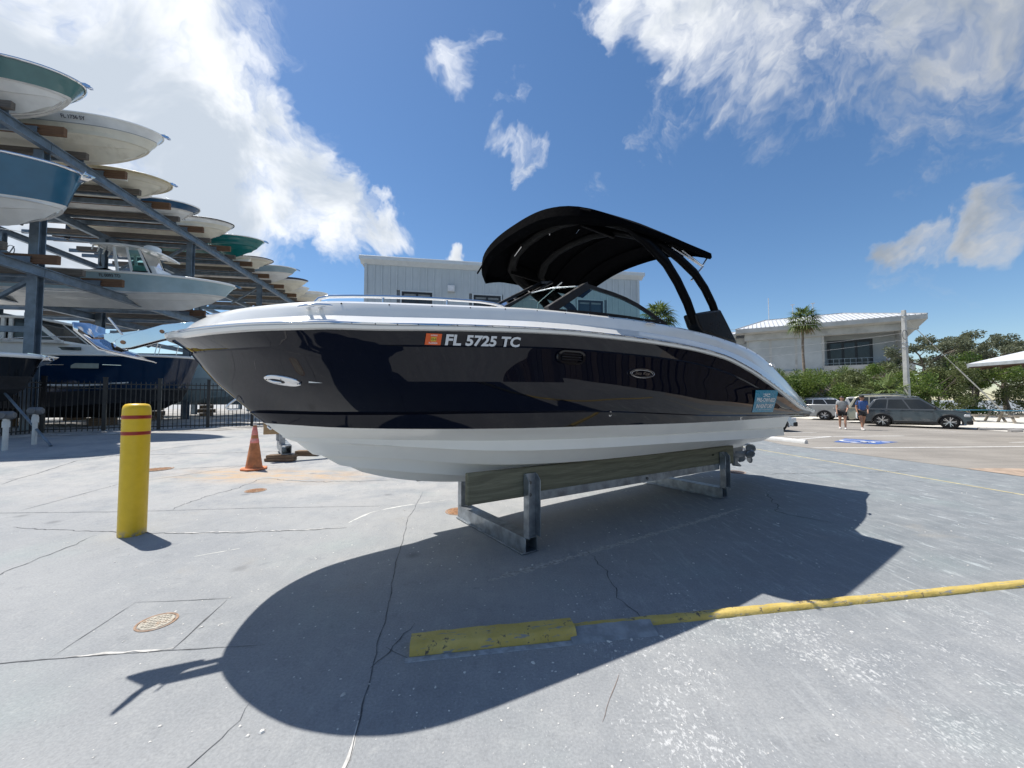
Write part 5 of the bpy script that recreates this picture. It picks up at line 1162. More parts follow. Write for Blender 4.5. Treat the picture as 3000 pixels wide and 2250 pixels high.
# balcony doors and railing
BD = pbr('bronze_frame', (.02,.02,.022), .4)
for xa,xb_ in ((3.4,4.9),(4.9,6.3),(6.3,7.8)):
    f = obox('balcony_door', xa+.03, xb_-.03, FY-2.18, FY-2.1, 6.0, 9.6, BD); MB().box((xa+xb_)/2,FY-2.08,7.8,xb_-xa-.3,.02,3.2).build('pane', WGL, f)
obox('door_frame', 3.2, 8.0, FY-2.19, FY-2.12, 5.6, 9.8, BD)
for k in range(15): obox('rail_post', .1+k*.58, .14+k*.58, FY+.16, FY+.20, 6.15, 7.05, GALV)
for z in (6.45,7.02): obox('rail_bar', 0, 8.6, FY+.15, FY+.21, z, z+.05, GALV)
# narrow windows of the wing
for i, x in enumerate((18.6,20.6,22.6,24.6,26.6)):
    f = obox('window', x, x+.95, FY-1.19, FY-1.1, 7.2, 9.6, BD); MB().box(x+.475,FY-1.085,8.4,.75,.02,2.1).build('pane', WGL, f)
    obox('wall_fin', x+1.0, x+1.75, FY-1.2, FY-.55, 5.6, 10.2, CG)
# roof: hipped, with seams
def roof(x0, x1, y0, y1, ze, zr, n, ov):
    xr0 = x0+ov; xr1 = x1-ov*.6; ym = (y0+y1)/2
    E_ = [Vector((x0,y1,ze)),Vector((x1,y1,ze)),Vector((x1,y0,ze)),Vector((x0,y0,ze))]; Rg = [Vector((xr0,ym,zr)),Vector((xr1,ym,zr))]
    m = MB(); m.add(E_+Rg, [(0,1,5,4),(1,2,5),(2,3,4,5),(3,0,4)]); m.build('roof', ROOFM, ob_)
    for i in range(1, n):
        t_ = i/n; a = E_[0].lerp(E_[1], t_); xa = a.x
        if xa < xr0: b = E_[0].lerp(Rg[0], (xa-x0)/(xr0-x0))
        elif xa > xr1: b = E_[1].lerp(Rg[1], (x1-xa)/(x1-xr1))
        else: b = Vector((xa,ym,zr))
        MB().beam(a+Vector((0,0,.04)), b+Vector((0,0,.04)), .09, .07).build('roof_seam', SEAM, ob_)
    for a,b in ((E_[0],Rg[0]),(E_[1],Rg[1]),(Rg[0],Rg[1])): MB().beam(a+Vector((0,0,.05)),b+Vector((0,0,.05)),.14,.1).build('roof_ridge', SEAM, ob_)
    for k in range(5):                                     # seams of the right hip face
        t_ = (k+1)/6; a = E_[0].lerp(E_[3], t_); MB().beam(a+Vector((0,0,.04)), a.lerp(Rg[0],.6)+Vector((0,0,.04)), .09,.07).build('roof_seam', SEAM, ob_)
roof(-1.1, 19.0, -15.5, 1.6, 11.95, 14.4, 38, 6.5); roof(17.5, OL+1, -15, .2, 11.55, 13.2, 26, 4)
m = MB(); m.prism([(1.62,11.95),(1.62,11.35),(.6,11.2),(.6,11.9)], -1.1, 19.0, lambda a,b,t_: Vector((t_,a,b))); m.build('eave_fascia', CG, ob_)
m = MB(); m.prism([(.22,11.55),(.22,11.0),(-.8,10.9),(-.8,11.5)], 19.02, OL+1, lambda a,b,t_: Vector((t_,a,b))); m.build('eave_fascia', CG, ob_)
m = MB(); m.prism([(-1.12,11.95),(-1.12,11.35),(.6,9.0),(.7,5.2),(.9,5.2),(1.0,11.3),(1.0,11.9)], -15.5, 1.5, lambda a,b,t_: Vector((a,t_ if b > 11 else min(t_,-1.0),b))); m.build('end_wall', CG, ob_)
for x,y,h in ((14.6,-6,3.4),(11.5,-6,1.9),(9.0,-6,1.8)):
    m = MB(); m.tube([(x,y,13.6),(x,y,14.4+h)], .05, 6); 
    if h < 2: m.box(x,y,14.4+h,.5,.12,.12)
    m.build('roof_antenna', pbr('antenna_white', (.6,.6,.6), .5), ob_)

# ------------------------------------------------------------------ utility pole and guy
up = thing('utility_pole', 'weathered concrete utility pole standing behind the parked cars', 'pole', (28.6,27.8,0), .3)
MB().add([(-.155,-.155,0),(.155,-.155,0),(.155,.155,0),(-.155,.155,0),(-.105,-.105,8.05),(.105,-.105,8.05),(.105,.105,8.05),(-.105,.105,8.05)], [(3,2,1,0),(4,5,6,7),(0,1,5,4),(1,2,6,5),(2,3,7,6),(3,0,4,7)]).build('shaft', pbr('pole_concrete', (.42,.42,.40), .85, var=.12, scale=2, dirt=(.30,.30,.28)), up, bevel=.02)
WIRE = pbr('wire', (.10,.10,.10), .6)
ring_ = [(-.35+.28*math.cos(k/14*6.2832), -.2, 6.2+.34*math.sin(k/14*6.2832)) for k in range(15)]; MB().tube(ring_, .02, 6).build('cable_coil', WIRE, up, smooth=60)
for z in (5.3,5.6,7.6): MB().lathe([(.175,z),(.185,z+.02),(.185,z+.05),(.175,z+.07)], 12, cap=False).build('clamp', GALV, up)
def sag(a, b, s_, n=16): a = Vector(a); b = Vector(b); return [a.lerp(b,i/n)+Vector((0,0,-s_*4*(i/n)*(1-i/n))) for i in range(n+1)]
for a,b,s_ in (((0,0,7.7),(-26,6,6.2),.5),((0,0,6.4),(-26,7,5.0),.7),((0,0,5.9),(-26,7,4.0),.6)):
    MB().tube(sag(a,b,s_), .010, 5).build('wire', pbr('grey_cable', (.35,.35,.35), .6), up, smooth=60)
MB().tube([(.1,0,7.5),(9.2,-1.2,.35)], .022, 6).build('guy_wire', pbr('guy_sheath', (.42,.42,.38), .6), up, smooth=60)
MB().tube([(4.6,-.6,3.95),(9.2,-1.2,.35)], .045, 6).build('guy_guard', MATS['guy_sheath'], up, smooth=60)
# ------------------------------------------------------------------ vegetation
def tree_limbs(mb, r, base, top, rad, n_l, spread, levels=2):
    base = Vector(base); top = Vector(top); ends = []
    pts = [base.lerp(top,i/6)+Vector((r.gauss(0,.06),r.gauss(0,.06),0))*(top-base).length*.35*(i > 0) for i in range(7)]
    mb.tube(pts, [rad*(1-.55*i/6) for i in range(7)], 8)
    for k in range(n_l):
        a = r.random()*6.283; s0 = pts[r.randint(3,6)]; L = spread*r.uniform(.55,1.1); e = s0+Vector((math.cos(a)*L, math.sin(a)*L, L*r.uniform(.25,.9)))
        mid_ = s0.lerp(e,.5)+Vector((r.gauss(0,.12),r.gauss(0,.12),r.uniform(0,.25)))*L*.5
        mb.tube([s0,mid_,e], [rad*.42,rad*.28,rad*.10], 6); ends.append(e)
        for j in range(2):
            a2 = a+r.uniform(-1,1); e2 = mid_+Vector((math.cos(a2), math.sin(a2), r.uniform(.2,.8)))*L*.55; mb.tube([mid_,mid_.lerp(e2,.5)+Vector((0,0,.06)),e2], [rad*.2,rad*.13,rad*.06], 5); ends.append(e2)
    return ends
def leaf_clump(vs, fs, r, c, rad, n, ls, flat=.75):
    for _ in range(n):
        d = Vector((r.gauss(0,1),r.gauss(0,1),r.gauss(0,1))).normalized()*rad*(r.random()**.45); d.z *= flat; p = c+d
        u = Vector((r.gauss(0,1),r.gauss(0,1),r.gauss(0,.6))).normalized(); w_ = u.orthogonal().normalized(); w_ = (w_*math.cos(a:=r.random()*6.28)+u.cross(w_)*math.sin(a)); L = ls*r.uniform(.6,1.3)
        o = len(vs); vs += [p-u*L*.5, p+w_*L*.28, p+u*L*.5, p-w_*L*.28]; fs.append((o,o+1,o+2,o+3))
def broad_tree(name, label, loc, H, W_, mat, seed, trunk=.16, n_l=9, leaves=9000, ls=.17, group=None, cat='tree', base_h=.35, clr=.55, nclump=None):
    r = random.Random(seed); t = thing(name, label, cat, loc, 0, group); tm = MB()
    ends = tree_limbs(tm, r, (0,0,-.05), (r.uniform(-.4,.4),r.uniform(-.4,.4),H*.62), trunk, n_l, W_*.5)
    tm.build('trunk', pbr('grey_bark', (.17,.145,.12), .9, var=.3, scale=5, bump=.4), t, smooth=50)
    vs = []; fs = []; cl = []
    for e in ends:
        if e.z > H*base_h*.8: cl.append((e, clr*r.uniform(.7,1.25)))
    for _ in range(nclump or int(n_l*2.2)):
        a = r.random()*6.283; q_ = r.random()**.55; z = H*(base_h+(1-base_h)*r.random()); pr = math.sin(math.pi*min(1,(z/H-base_h)/(1-base_h)*.82+.16))**.6
        cl.append((Vector((math.cos(a)*q_*W_*.5*pr, math.sin(a)*q_*W_*.5*pr, z-.25)), clr*r.uniform(.6,1.1)))
    per = max(20, leaves//len(cl))
    for c, rad in cl: leaf_clump(vs, fs, r, c, rad, per, ls)
    m = MB(); m.v = [tuple(v) for v in vs]; m.f = fs; m.build('crown', mat, t, merge=False)
    return t
LF1 = leafmat('olive_leaf', (.075,.10,.032), (.14,.165,.06), (.22,.23,.10)); LF2 = leafmat('green_leaf', (.06,.115,.022), (.14,.20,.035), (.27,.31,.06)); LF3 = leafmat('grey_green_leaf', (.11,.13,.075), (.19,.205,.125), (.28,.28,.20)); LFP = leafmat('palm_leaf', (.075,.12,.03), (.15,.20,.055), (.28,.30,.11)); LFD = leafmat('dry_frond', (.20,.145,.08), (.30,.23,.13), (.36,.30,.19), .15)
TG = 'trees along the edge of the lot'
for lab, x, y, H, W_, mt, sd, lv in (
 ('spreading grey green tree at right, its crown left of the forked one',39.6,36.5,7.6,6.2,LF3,21,9500),
 ('spreading grey green tree at right with forked limbs above the shelter roof',45.0,37.5,8.2,7.2,LF3,22,11000),
 ('grey green tree at the right edge behind the shelter',49.5,38.5,8.4,7,LF3,23,9000)):
    broad_tree('buttonwood_tree', lab, (x,y,0), H, W_, mt, sd, .22, 11, lv, .20, TG, base_h=.52, clr=.62)
for lab, x, y, H, W_, mt, sd, lv in (
 ('bright green bush right of the utility pole behind the grey car',33.5,32.5,4.0,4.6,LF2,31,9000),
 ('dark green bush under the left spreading tree',37.2,33.6,4.4,5,LF1,32,10000),
 ('deep green bush behind the picnic tables',41.2,34.2,4.8,5.2,LF2,33,10000),
 ('dark shrub mass at right below the forked tree',45.2,35.0,4.6,5.2,LF1,34,9000),
 ('green bush left of the utility pole above the silver pickup',27.4,33.5,3.6,4.4,LF2,35,9000),
 ('light green bush behind the parked white car',24.6,35.0,3.5,4.0,LF2,36,8000),
 ('olive bush between the utility pole and the fan palm',31.0,34.2,3.7,4.2,LF1,37,9000),
 ('tall olive bush behind the utility pole',33.5,37.5,4.6,4.6,LF1,38,9000),
 ('olive green bush at the right edge of the photo',50.0,36.0,4.6,5.4,LF1,39,8000)):
    broad_tree('shrub', lab, (x,y,-.05), H, W_, mt, sd, .09, 7, lv, .17, 'bushes along the edge of the lot', 'bush', base_h=.06, clr=.75, nclump=26)
def frond_fan(vs, fs, r, c, d, R_, n=15, droop=.35):
    d = Vector(d).normalized(); s_ = d.cross(Vector((0,0,1))); s_ = s_.normalized() if s_.length > .05 else Vector((1,0,0)); 
    for k in range(n):
        a = (k-(n-1)/2)/(n-1)*R(190); v = d*math.cos(a)+s_*math.sin(a); L = R_*(.75+.25*math.cos(a))*r.uniform(.9,1.05); w_ = R_*.045
        nx = v.cross(Vector((0,0,1))); nx = nx.normalized() if nx.length > .05 else s_
        p1 = c+v*L*.55; p2 = c+v*L+Vector((0,0,-droop*L*r.uniform(.6,1.3)))
        o = len(vs); vs += [c, p1+nx*w_, p2, p1-nx*w_]; fs.append((o,o+1,o+2,o+3))
def palm(name, label, loc, Ht, cr_, seed, nf=34, skirt=16, trunk=.14, group=None):
    r = random.Random(seed); t = thing(name, label, 'palm', loc, 0, group)
    pts = [Vector((.12*math.sin(i*.8),.08*math.sin(i*.5),Ht*i/8)) for i in range(9)]; MB().tube(pts, [trunk*(1.25-.4*i/8) for i in range(9)], 10).build('trunk', pbr('palm_bark', (.20,.16,.125), .9, var=.25, scale=6, bump=.4), t, smooth=50)
    vs = []; fs = []; v2 = []; f2 = []; top = pts[-1]
    for k in range(nf):
        a = k*2.4; el = R(75-120*(k/nf)); d = Vector((math.cos(a)*math.cos(el), math.sin(a)*math.cos(el), math.sin(el))); c = top+d*cr_*.42+Vector((0,0,.1))
        frond_fan(vs, fs, r, c, d+Vector((0,0,-.15)), cr_*.72); o = len(vs); s_ = d.orthogonal().normalized()*.02; vs += [top+s_, top-s_, c-s_, c+s_]; fs.append((o,o+1,o+2,o+3))
    for k in range(skirt):
        a = k*2.4+.7; d = Vector((math.cos(a)*.55, math.sin(a)*.55, -.85)); frond_fan(v2, f2, r, top+d*cr_*.3, d, cr_*.62, 9, .2)
    m = MB(); m.v = [tuple(v) for v in vs]; m.f = fs; m.build('crown', LFP, t, merge=False)
    if skirt: m = MB(); m.v = [tuple(v) for v in v2]; m.f = f2; m.build('dead_fronds', LFD, t, merge=False)
    return t
palm('fan_palm', 'tall fan palm with brown skirt in front of the office building', (36.2,47.4,0), 11.3, 2.1, 51)
palm('fan_palm', 'fan palm crown showing past the right end of the grey metal building', (8.35,22,0), 6.0, 1.25, 52, 40, 6)
palm('fan_palm', 'low young fan palm with wide fronds at the foot of the utility pole', (27.0,28.0,0), 1.6, 2.1, 53, 16, 0, .1)
def pandanus(label, loc, Ht, seed, heads=6, spread=1.5, hr=1.1):
    r = random.Random(seed); t = thing('screw_pine', label, 'tree', loc, 0, 'screw pines below the office building'); tm = MB(); vs = []; fs = []; v2 = []; f2 = []
    base = Vector((0,0,0)); fork = Vector((r.uniform(-.2,.2),r.uniform(-.2,.2),Ht*.45)); tm.tube([base,fork], [.15,.12], 8)
    for k in range(heads):
        a = k*6.283/heads+r.uniform(-.4,.4); e = fork+Vector((math.cos(a)*spread*r.uniform(.4,1), math.sin(a)*spread*r.uniform(.4,1), Ht*r.uniform(.3,.55))); tm.tube([fork, fork.lerp(e,.5)+Vector((0,0,-.15)), e], [.10,.08,.06], 6)
        for j in range(60):
            b = j*2.4; el = R(80-115*(j/60)); d = Vector((math.cos(b)*math.cos(el), math.sin(b)*math.cos(el), math.sin(el))); L = hr*r.uniform(.75,1.15); s_ = d.orthogonal().normalized()*.035; s_.rotate(Matrix.Rotation(r.random()*3,3,d))
            p1 = e+d*L*.6; p2 = e+d*L*.95+Vector((0,0,-L*.30)); o = len(vs); vs += [e, p1+s_, p2, p1-s_]; fs.append((o,o+1,o+2,o+3))
        for j in range(8):
            b = r.random()*6.28; o = len(v2); p = e+Vector((math.cos(b)*.18, math.sin(b)*.18, -.2)); q_ = p+Vector((math.cos(b)*.15,math.sin(b)*.15,-hr*r.uniform(.7,1.2))); s_ = Vector((math.sin(b),-math.cos(b),0))*.04; v2 += [p+s_,p-s_,q_-s_*.4,q_+s_*.4]; f2.append((o,o+1,o+2,o+3))
    tm.build('trunk', pbr('pale_bark', (.32,.29,.25), .9, var=.2, scale=5), t, smooth=50)
    m = MB(); m.v = [tuple(v) for v in vs]; m.f = fs; m.build('crown', LFP, t, merge=False); m = MB(); m.v = [tuple(v) for v in v2]; m.f = f2; m.build('dead_fronds', LFD, t, merge=False)
for i, (x,y,h,lab) in enumerate(((24.6,39.5,4.5,'screw pine with strappy leaves above the boat stern'),(27.8,41,4.6,'screw pine with bare white limbs right of the stern one'),(31.0,41,4.3,'screw pine under the tall fan palm'),(34.2,40.5,4.3,'screw pine beside the balcony parapet'),(37.4,41.5,4.6,'tall screw pine left of the utility pole top'),(22.6,36.5,3.6,'screw pine with brown hanging leaves closest to the stern'),(40.6,42,5.0,'screw pine right of the utility pole against the office end wall'))):
    pandanus(lab, (x,y,0), h, 60+i, 7, 1.7, 1.15)
for i, (x,y,lab) in enumerate(((20.5,40,'low grey garden wall glimpsed behind the stern'),)):
    t = thing('garden_wall', lab, 'wall', (x,y,0), -.3); MB().box(5,0,.75,12,.3,1.5).build('wall', CG, t, bevel=.03)
# ------------------------------------------------------------------ vehicles (local +x forward, +y left)
TYRE = pbr('tyre_rubber', (.016,.016,.016), .8, var=.2); RIMS = pbr('alloy_rim', (.62,.62,.63), .25, .9, var=.05); RIMD = pbr('rim_dark', (.02,.02,.022), .4); CGL = pbr('car_glass', (.012,.016,.018), .03, var=.2, scale=1.5); TRIM = pbr('black_trim', (.018,.018,.019), .5); LRED = pbr('red_lens', (.35,.012,.012), .15); LWHT = pbr('clear_lens', (.6,.62,.64), .1)
def paintc(name, col): return pbr(name, col, .22, .25, var=.04, scale=2, coat=.8, rvar=.04)
def car(label, loc, heading, paint, kind='suv', cat='car', name='parked_car', L=4.7, W_=1.84, H=1.68):
    t = thing(name, label, cat, loc, heading, 'cars parked in the lot'); hl = L/2; hw = W_/2; wb0 = -hl*.585; wb1 = hl*.635; wr = .37; ar = .425
    bel = .98 if kind != 'sedan' else .88
    top = {'suv':[(-hl+.06,.62),(-hl+.02,.80),(-hl+.10,bel+.02),(hl*.44,bel+.03),(hl*.70,bel),(hl*.88,bel-.08),(hl*.97,bel-.2),(hl-.01,.66)],
           'pickup':[(-hl+.02,.62),(-hl,.72),(-hl+.02,1.18),(-hl*.18,1.18),(-hl*.18,1.06),(hl*.38,1.08),(hl*.85,1.02),(hl*.97,.9),(hl-.02,.66)],
           'sedan':[(-hl+.04,.55),(-hl,.75),(-hl+.1,bel+.04),(hl*.4,bel),(hl*.82,bel-.14),(hl-.02,.55)]}[kind]
    def arch(xc): return [(xc+ar*math.cos(R(a)), .30+ar*math.sin(R(a))) for a in range(0,181,18)]
    low = [(hl,.42),(hl-.06,.24)]+[(p[0],max(.24,p[1])) for p in arch(wb1)]+[(p[0],max(.24,p[1])) for p in arch(wb0)]+[(-hl+.08,.26),(-hl,.45)]
    poly = top+low
    def yb(x): return hw*(1-.10*ss(hl*.55,hl,abs(x))**1.5)
    m = MB(); n = len(poly); ins = [(x*.985, .3+(z-.3)*.94) for x,z in poly]
    for s_ in (-1,1): pass
    ys_ = [(-1,0),(-.93,1),(.93,1),(1,0)]
    rings = []
    for q_, full in ((-1,.0),(-.955,1),(.955,1),(1,.0)):
        rings.append([Vector((x*(1 if full else .99), q_*yb(x), (z if full else (z-.035 if z > .75 else z)))) for x,z in poly])
    m.grid([r_+r_[:1] for r_ in rings]); 
    o = len(m.v)
    for r_, rev in ((rings[0],False),(rings[-1],True)):
        k = len(m.v); m.v += [tuple(p) for p in r_]; f_ = tuple(range(k,k+n)); m.f.append(f_ if not rev else tuple(reversed(f_)))
    bo_ = m.build('body', paint, t, smooth=32, bevel=.035, seg=3)
    if kind == 'suv': gb_ = [(-hl+.14,bel-.02),(-hl+.50,H-.13),(-hl+.74,H-.05),(-hl*.30,H),(hl*.0,H-.02),(hl*.14,H-.07),(hl*.52,bel)]
    elif kind == 'pickup': gb_ = [(-hl*.19,1.05),(-hl*.12,H-.06),(-hl*.04,H-.01),(hl*.12,H),(hl*.20,H-.05),(hl*.45,1.05)]
    else: gb_ = [(-hl+.35,bel),(-hl*.42,H-.04),(-hl*.2,H),(hl*.05,H-.02),(hl*.44,bel)]
    def gy(z): return hw*(.97-.24*(z-bel)/(H-bel))
    m = MB(); rings = []
    for q_ in (-1,-.93,.93,1):
        rings.append([Vector((x, q_*gy(z), z-(.02 if abs(q_) == 1 and z > H-.2 else 0))) for x,z in gb_])
    m.grid(rings); k = len(gb_)
    for r_ in (rings[0],rings[-1]): o = len(m.v); m.v += [tuple(p) for p in r_]; m.f.append(tuple(range(o,o+k)))
    m.build('cabin', paint, t, smooth=32, bevel=.05, seg=3)
    # glazing
    zb = bel+.05; zt = H-.13
    def edge(z, front):
        pts = gb_[:3] if not front else list(reversed(gb_))[:3]
        for (x0,z0),(x1,z1) in zip(pts, pts[1:]):
            if min(z0,z1) <= z <= max(z0,z1) and abs(z1-z0) > 1e-6: return x0+(x1-x0)*(z-z0)/(z1-z0)
        return pts[-1][0]
    rx0 = edge(zb,False)+.16; rx1 = edge(zt,False)+.13; fx0 = edge(zb,True)-.12; fx1 = edge(zt,True)-.10
    cuts = [0,.27,.62,1] if kind == 'suv' else [0,.42,1]
    for s_ in (-1,1):
        for c0,c1 in zip(cuts, cuts[1:]):
            def px(c,z): 
                w_ = (z-zb)/(zt-zb); a = rx0+(rx1-rx0)*w_; b = fx0+(fx1-fx0)*w_; return a+(b-a)*c
            g = .03 if kind != 'x' else 0
            q4 = [Vector((px(c0,z)+g*(c0 > 0), s_*(gy(z)+.006), z)) if e == 0 else Vector((px(c1,z)-g*(c1 < 1), s_*(gy(z)+.006), z)) for e,z in ((0,zb),(1,zb),(1,zt),(0,zt))]
            MB().add(q4,[(0,1,2,3)]).build('side_window', CGL, t)
    for front in (True,False):
        z0, z1 = zb+.02, zt+.02; xa = edge(z0,front)+(.012 if front else -.012); xb_ = edge(z1,front)+(.012 if front else -.012)
        MB().add([Vector((xa,-gy(z0)*.88,z0+.01)),Vector((xa,gy(z0)*.88,z0+.01)),Vector((xb_,gy(z1)*.86,z1+.01)),Vector((xb_,-gy(z1)*.86,z1+.01))],[(0,1,2,3)]).build('windscreen' if front else 'rear_window', CGL, t)
    # wheels
    for xw in (wb0,wb1):
        for s_ in (-1,1):
            M = Matrix.Translation((xw,s_*(hw-.13),wr))@Matrix.Rotation(R(90)*-s_,4,'X')
            w_ = MB().lathe([(wr*.66,-.10),(wr*.9,-.115),(wr,-.08),(wr,.08),(wr*.9,.115),(wr*.66,.11)], 28, M, cap=False).build('wheel', TYRE, t, smooth=50)
            MB().lathe([(0.001,.05),(wr*.6,.055),(wr*.66,.08),(wr*.68,.108),(wr*.70,.10)], 28, M, cap=False).build('rim', RIMD, w_, smooth=40)
            m = MB()
            for k in range(5):
                a = k*6.2832/5
                for da in (-.2,.2): m.beam(M@Vector((.04*math.cos(a),.04*math.sin(a),.088)), M@Vector((wr*.66*math.cos(a+da),wr*.66*math.sin(a+da),.098)), .035, .02, up=M.to_3x3()@Vector((0,0,1)))
            m.lathe([(wr*.64,.09),(wr*.665,.11),(wr*.70,.11),(wr*.71,.09)], 28, M, cap=False); m.lathe([(0.001,.10),(.05,.10),(.06,.08)], 12, M, cap=False)
            m.build('spokes', RIMS, w_, smooth=40)
            m = MB(); m.lathe([(ar-.02,.02),(ar-.02,.135),(ar+.035,.138),(ar+.05,.125)], 28, Matrix.Translation((xw,s_*(hw-.13),.30))@Matrix.Rotation(R(90)*-s_,4,'X'), cap=False)
            m.v = [(x,y,max(z,.22)) for x,y,z in m.v]; m.build('arch_trim', TRIM if kind != 'sedan' else paint, t, smooth=50)
    # sill, bumpers, lights, handles, mirrors
    for s_ in (-1,1):
        MB().box((wb0+wb1)/2,s_*(hw-.01),.31,wb1-wb0-2*ar,.035,.13).build('sill', TRIM, t, bevel=.01)
        MB().box(hl-.16,s_*hw*.72,bel-.28,.22,.40,.13).build('headlight', LWHT, t, bevel=.03); MB().box(-hl+.07,s_*hw*.78,.86 if kind != 'pickup' else .98,.10,.34,.17 if kind != 'pickup' else .34).build('tail_light', LRED, t, bevel=.02)
        for xh in ((.1,-.95) if kind != 'sedan' else (.2,-.7)): MB().box(xh,s_*(hw+.012),bel-.09,.20,.03,.03).build('door_handle', paint, t, bevel=.008)
        MB().box(hl*.40,s_*(hw+.10),bel+.10,.10,.20,.14).build('mirror', TRIM, t, bevel=.03)
        if kind == 'suv': MB().tube([(-hl*.72,s_*gy(H)*.92,H+.005),(-hl*.5,s_*gy(H)*.92,H+.05),(0,s_*gy(H)*.92,H+.045),(hl*.1,s_*gy(H)*.92,H-.01)], .018, 6).build('roof_rail', GALV, t, smooth=50)
    for s_ in (1,-1): MB().box(s_*(hl-.10),0,.36,.26,W_*.92,.22).build('bumper', TRIM, t, bevel=.05, seg=3)
    MB().box(hl-.03,0,.60,.08,W_*.55,.16).build('grille', TRIM, t, bevel=.02); MB().box(-hl-.01,0,.62,.02,.32,.16).build('number_plate', LWHT, t)
    if kind == 'pickup': MB().box(-hl*.58,0,1.17,hl*.76,W_*.84,.03).build('bed', TRIM, t); MB().box(-hl+.01,0,.92,.03,W_*.8,.4).build('tailgate', paint, t, bevel=.01)
    return t
HD = math.atan2(-.76,.65)
car('dark grey estate SUV side on, nearest of the parked cars', (22.3,21.35,0), HD, paintc('gunmetal_paint',(.065,.073,.078)), L=4.12, W_=1.76, H=1.66)
car('silver grey pickup truck parked left of the dark grey SUV', (24.9,28.0,0), HD, paintc('silver_paint',(.36,.36,.345)), 'pickup', 'pickup', 'parked_pickup', 5.3, 1.88, 1.74)
car('white SUV parked beyond the silver pickup', (27.0,32.4,0), HD, paintc('white_paint',(.66,.67,.68)), 'suv', 'car')
car('tan SUV showing only its roof above the dark grey one', (24.1,24.0,0), HD, paintc('tan_paint',(.34,.32,.24)), 'suv', 'car', L=4.9, H=1.82)
car('black pickup truck farthest in the row of parked cars', (28.6,36.6,0), HD, paintc('black_paint',(.012,.013,.015)), 'pickup', 'pickup', 'parked_pickup', 5.4, 1.9, 1.8)
car('white car standing behind the boat stern, only its front wheel and bumper showing', (11.25,19.2,0), R(-4), paintc('white_paint',(.66,.67,.68)), 'sedan', 'car', L=4.6, H=1.48)

# ------------------------------------------------------------------ wheel stops, picnic tables, shelter
def wheel_stop(label, a, b, mat, w_=.16, h=.13):
    a = Vector((*a,0)); b = Vector((*b,0)); L = (b-a).length; t = thing('wheel_stop', label, 'wheel stop', (a.x,a.y,.004), math.atan2(b.y-a.y,b.x-a.x))
    m = MB(); prof = [(-w_/2,0),(-w_/2,h*.5),(-w_*.36,h*.85),(-w_*.15,h),(w_*.15,h),(w_*.36,h*.85),(w_/2,h*.5),(w_/2,0)]
    m.grid([[Vector((x*L, y*(1 if 0 < i < 3 else .97), z*(1 if 0 < i < 3 else .97))) for y,z in prof] for i,x in enumerate((0,.01,.99,1))]); k = len(prof); m.f += [tuple(range(k)), tuple(3*k+i for i in range(k-1,-1,-1))]
    m.build('stop_body', mat, t, smooth=40)
    for x in (.2,.8): MB().lathe([(.02,h-.005),(.02,h+.006),(0.001,h+.008)], 10, Matrix.Translation((x*L,0,0))).build('anchor_pin', RUSTM, t)
WST = pbr('white_stop_paint', (.66,.66,.64), .7, var=.08, scale=5, dirt=(.45,.44,.42)); GST = pbr('bare_stop_concrete', (.30,.29,.28), .9, var=.15, scale=6)
wheel_stop('long white painted wheel stop at the lot edge behind the stern', (9.45,15.6), (10.1,13.25), WST)
wheel_stop('grey concrete wheel stop in front of the dark grey SUV', (23.2,19.2), (24.8,18.7), GST)
wheel_stop('short broken grey wheel stop on the sand edge', (23.4,18.15), (23.8,18.0), GST, .2)
BLT = pbr('blue_table_paint', (.035,.17,.26), .6, var=.15, scale=4); GTW = wood_mat('grey_table_timber', (.30,.26,.21), (.40,.36,.30), (.20,.17,.14))
for lab, x, y, an in (('long blue topped picnic table on the sand, left one',30.6,25.2,-.15),('blue topped picnic table on the sand at the right edge',31.2,23.4,-.35)):
    t = thing('picnic_table', lab, 'table', (x,y,.10), an)
    for k in range(4): MB().box(0,-.36+k*.24,.74,2.3,.22,.045).build('top_board', BLT, t, bevel=.008)
    for s_ in (-1,1):
        for k in (0,1): MB().box(0,s_*(.68+k*.15),.43,2.3,.14,.045).build('seat_board', GTW, t, bevel=.008)
        MB().box(s_*.8,0,.38,.05,1.6,.10).build('cross_beam', GTW, t)
        for q_ in (-1,1): MB().beam((s_*.85,q_*.62,0),(s_*.85,q_*.22,.72),.06,.13,up=(1,0,0)).build('leg', GTW, t, bevel=.006)
sh_ = thing('picnic_shelter', 'open shelter with white metal roof and brown timber soffit at right edge', 'shelter', (17.9,15.0,0), 0)
WR = pbr('white_roof_sheet', (.70,.71,.72), .4, var=.03); BRN = pbr('brown_soffit', (.16,.105,.065), .8, var=.2, scale=4)
m = MB(); m.prism([(0,2.88),(0,2.93),(5,4.05),(10,2.93),(10,2.88),(5,4.0)], -6.5, 0, lambda a,b,t_: Vector((a,t_,b))); m.build('roof', WR, sh_)
m = MB(); m.prism([(.02,2.74),(.02,2.875),(5,3.995),(5,3.80)], -6.45, -.02, lambda a,b,t_: Vector((a,t_,b))); m.build('soffit', BRN, sh_)
m = MB(); m.box(-.02,-3.25,2.85,.05,6.5,.13); m.build('gutter', pbr('grey_gutter', (.36,.39,.40), .5), sh_, bevel=.01)
m = MB(); m.beam((-.02,.03,2.83),(5,.03,3.95),.05,.16); m.build('rake_board', MATS['grey_gutter'], sh_)
for k in range(11): MB().beam((.1,-.3-k*.6,2.70),(5,-.3-k*.6,3.76),.05,.12).build('rafter', BRN, sh_)
for x,y in ((3.4,-.6),(7.4,-.6),(3.4,-6.0),(7.4,-6.0)): MB().box(x,y,1.6,.2,.2,3.2).build('post', GTW, sh_, bevel=.01)

